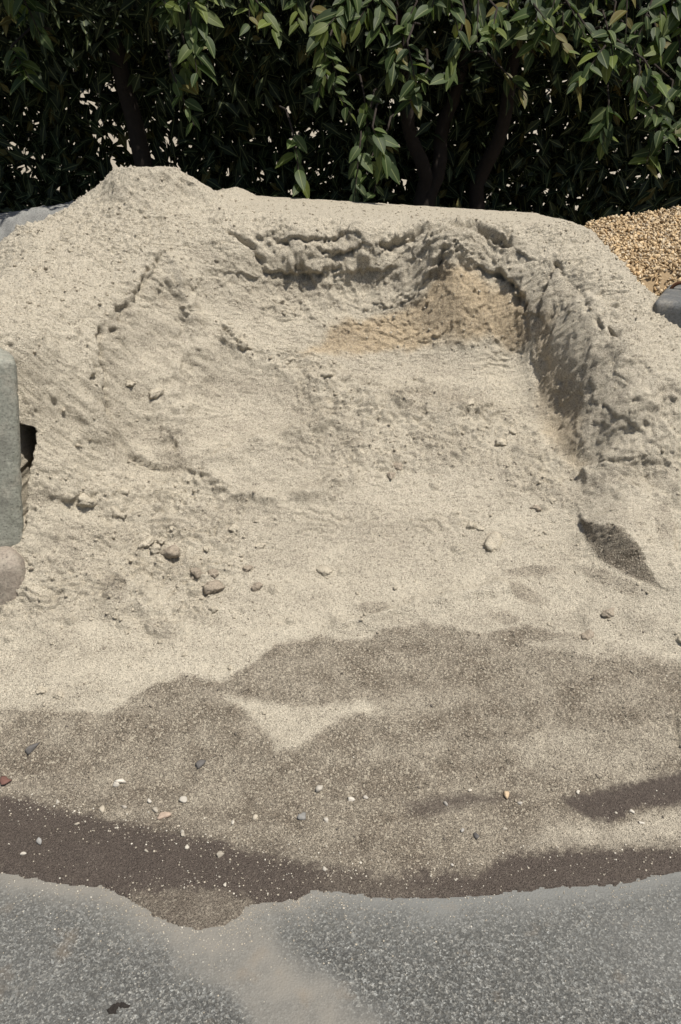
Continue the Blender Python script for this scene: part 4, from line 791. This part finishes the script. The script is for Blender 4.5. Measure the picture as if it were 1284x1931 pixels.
TREES = [((-1.25, 5.45, 0), 'left hedge tree of drooping glossy leaves above the grey sand'), ((.53, 5.42, 0), 'forked middle hedge tree with dark slanting stems behind the flat sand top'), ((.90, 5.55, 0), 'right hedge tree with a leaning stem, leafy behind the gravel')]
trees = [thing('hedge_tree', t[0], t[1], 'tree', 'trees of the hedge behind the piles') for t in TREES]
def tree_of(x): return 0 if x < -.35 else (1 if x < .72 else 2)
def stem(ti, pts, r0, r1, name='stem'):
    o = np.array(TREES[ti][0]); P = []; n = 14
    pts = np.array(pts, float)
    for k in range(n+1):
        u = k/n*(len(pts)-1); i = min(int(u), len(pts)-2); q = pts[i]+(pts[i+1]-pts[i])*(u-i); P.append(q-o+np.array([.02*math.sin(k*1.3+ti), .02*math.cos(k*1.7), 0]))
    v, f = tube(P, [r0+(r1-r0)*k/n for k in range(n+1)], 10); return mesh_object(name, v, f.tolist(), M_BARK, trees[ti])
s0, s1, s2 = [np.array(q) for q in STEMS]
stem(0, [(-1.25, 5.45, -.05), (-1.22, 5.45, 1.2), (-1.3, 5.4, 2.2), (-1.2, 5.3, 3.0)], .075, .03, 'trunk')
stem(1, [(.53, 5.42, -.05), (.545, 5.41, 1.15)], .10, .085, 'trunk')
stem(1, [(.53, 5.41, 1.05), s0[:3], s0[3:], (.2, 5.2, 2.9)], .055, .03); stem(1, [(.55, 5.41, 1.05), s1[:3], s1[3:], (.8, 5.5, 2.9)], .055, .03)
stem(2, [(.86, 5.55, -.05), (.87, 5.52, .9), s2[:3], s2[3:], (1.15, 5.25, 3.0)], .065, .03, 'trunk')
fol = [[], [], []]; foluv = [[], [], []]
n_obj = [0, 0, 0]
def put_leaf(ti, pos, direction, facing, L, obj_ok):
    B = basis(direction, facing); o = np.array(TREES[ti][0])
    if obj_ok and n_obj[ti] < 300:
        ob = bpy.data.objects.new('leaf', LEAF_ME[rng.integers(0, 8)]); col.objects.link(ob); ob.parent = trees[ti]
        M = Matrix.Identity(4)
        for i in range(3):
            for j in range(3): M[i][j] = B[i, j]*L
            M[i][3] = pos[i]-o[i]
        ob.matrix_local = M; n_obj[ti] += 1
    else:
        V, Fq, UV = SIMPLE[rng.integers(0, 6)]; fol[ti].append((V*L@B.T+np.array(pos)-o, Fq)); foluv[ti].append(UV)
def spray(p, n_leaf, length, L, obj_ok=True, dirx=None):
    ti = tree_of(p[0]); o = np.array(TREES[ti][0])
    d = np.array([dirx if dirx is not None else rng.uniform(-.5, .5), rng.uniform(-.5, -.1), rng.uniform(-.9, -.35)]); d /= np.linalg.norm(d)
    start = np.array(p)-d*length*.5+np.array([0, 0, .04]); P = []
    for k in range(7): t = k/6; P.append(start+d*length*t+np.array([0, 0, -.10*length*t*t]))
    back_p = start+np.array([rng.uniform(-.12, .12), .5, .12]); tw = [back_p, (back_p+start)/2+np.array([0, 0, .04])]+P
    v, f = tube(np.array(tw)-o, np.linspace(.006, .0018, len(tw)), 5); mesh_object('twig', v, f.tolist(), M_BARK, trees[ti])
    for k in range(n_leaf):
        t = (k+.6)/n_leaf; q = P[min(int(t*6), 5)]; q = q+(P[min(int(t*6)+1, 6)]-q)*(t*6-int(t*6))
        side = (-1 if k % 2 else 1)
        dd = np.array([side*rng.uniform(-.1, .95)+d[0]*.6, rng.uniform(-.7, .25), rng.uniform(-1.0, -.05)])
        fc = np.array([side*rng.uniform(-.2, .5)+rng.uniform(-.3, .3), -rng.uniform(.35, 1.0), rng.uniform(.35, 1.1)])
        put_leaf(ti, q, dd, fc, L*rng.uniform(.6, 1.25)*(1-.25*abs(t-.5)), obj_ok)
for p in SPRAYS:
    spray(p, int(rng.integers(8, 13)), rng.uniform(.14, .28), .108)
# the dark mass of foliage behind, in clumps with gaps between them
n_clump = 0
while n_clump < 6900:
    u = rng.random(); x = rng.uniform(-3.2, 3.4)
    if u < .04: x = rng.uniform(-1.7, -.65); z = rng.uniform(2.5, 3.1); y = rng.uniform(3.85, 4.5)
    elif u < .40: z = rng.uniform(2.3, 3.5); y = rng.uniform(4.6, 6.3)                 # the canopy overhead
    elif u < .48: z = rng.uniform(1.9, 2.5); y = rng.uniform(5.1, 5.7)
    else: z = rng.uniform(.8, 2.4); y = rng.uniform(5.55, 6.4)                       # the shaded back of the hedge
    gap = perlin(np.array([x*1.9+40]), np.array([z*1.9+y*.4]), 303)[0]
    if u >= .40 and gap > .52: continue
    if u >= .40 and -1.75 < x < -.95 and 1.25 < z < 2.05 and rng.random() < .45: continue
    ti = tree_of(x); n_clump += 1; c = np.array([x, y, z])
    for k in range(8):
        q = c+rng.normal(size=3)*np.array([.09, .08, .09])
        dd = np.array([rng.normal()*.6, rng.uniform(-.6, .4), rng.uniform(-1, .1)]); fc = np.array([rng.normal()*.5, -rng.uniform(.1, 1), rng.uniform(.2, 1)])
        put_leaf(ti, q, dd, fc, rng.uniform(.09, .135), False)
for ti in range(3):
    o = joined_mesh('foliage', fol[ti], M_LEAF_SHADED, trees[ti]); o['kind'] = 'stuff'
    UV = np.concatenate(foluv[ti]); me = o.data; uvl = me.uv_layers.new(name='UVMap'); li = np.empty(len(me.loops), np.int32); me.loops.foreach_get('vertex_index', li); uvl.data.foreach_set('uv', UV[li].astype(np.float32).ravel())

# ------------------------------------------------------------------ pale wall of the yard beyond the hedge, seen through its gaps
M_CREAM = mat_simple('cream_render', (.56, .49, .39), (.66, .59, .48), 3, .9, .3, .01)
wb = thing('boundary_wall', (0, 9, 0), 'cream rendered wall glimpsed through gaps in the hedge', 'wall')
def box(name, lo, hi, mat, parent):
    x0, y0, z0 = lo; x1, y1, z1 = hi
    return mesh_object(name, [(x0,y0,z0),(x1,y0,z0),(x1,y1,z0),(x0,y1,z0),(x0,y0,z1),(x1,y0,z1),(x1,y1,z1),(x0,y1,z1)], [[0,3,2,1],[4,5,6,7],[0,1,5,4],[1,2,6,5],[2,3,7,6],[3,0,4,7]], mat, parent, False)
wb.location = (0, 10, 0); wb.rotation_euler = (0, 0, math.radians(35))
box('wall_face', (-9, 0, -.05), (9, .25, 3.2), M_CREAM, wb); box('coping', (-9.05, -.05, 3.2), (9.05, .3, 3.28), M_CREAM, wb)
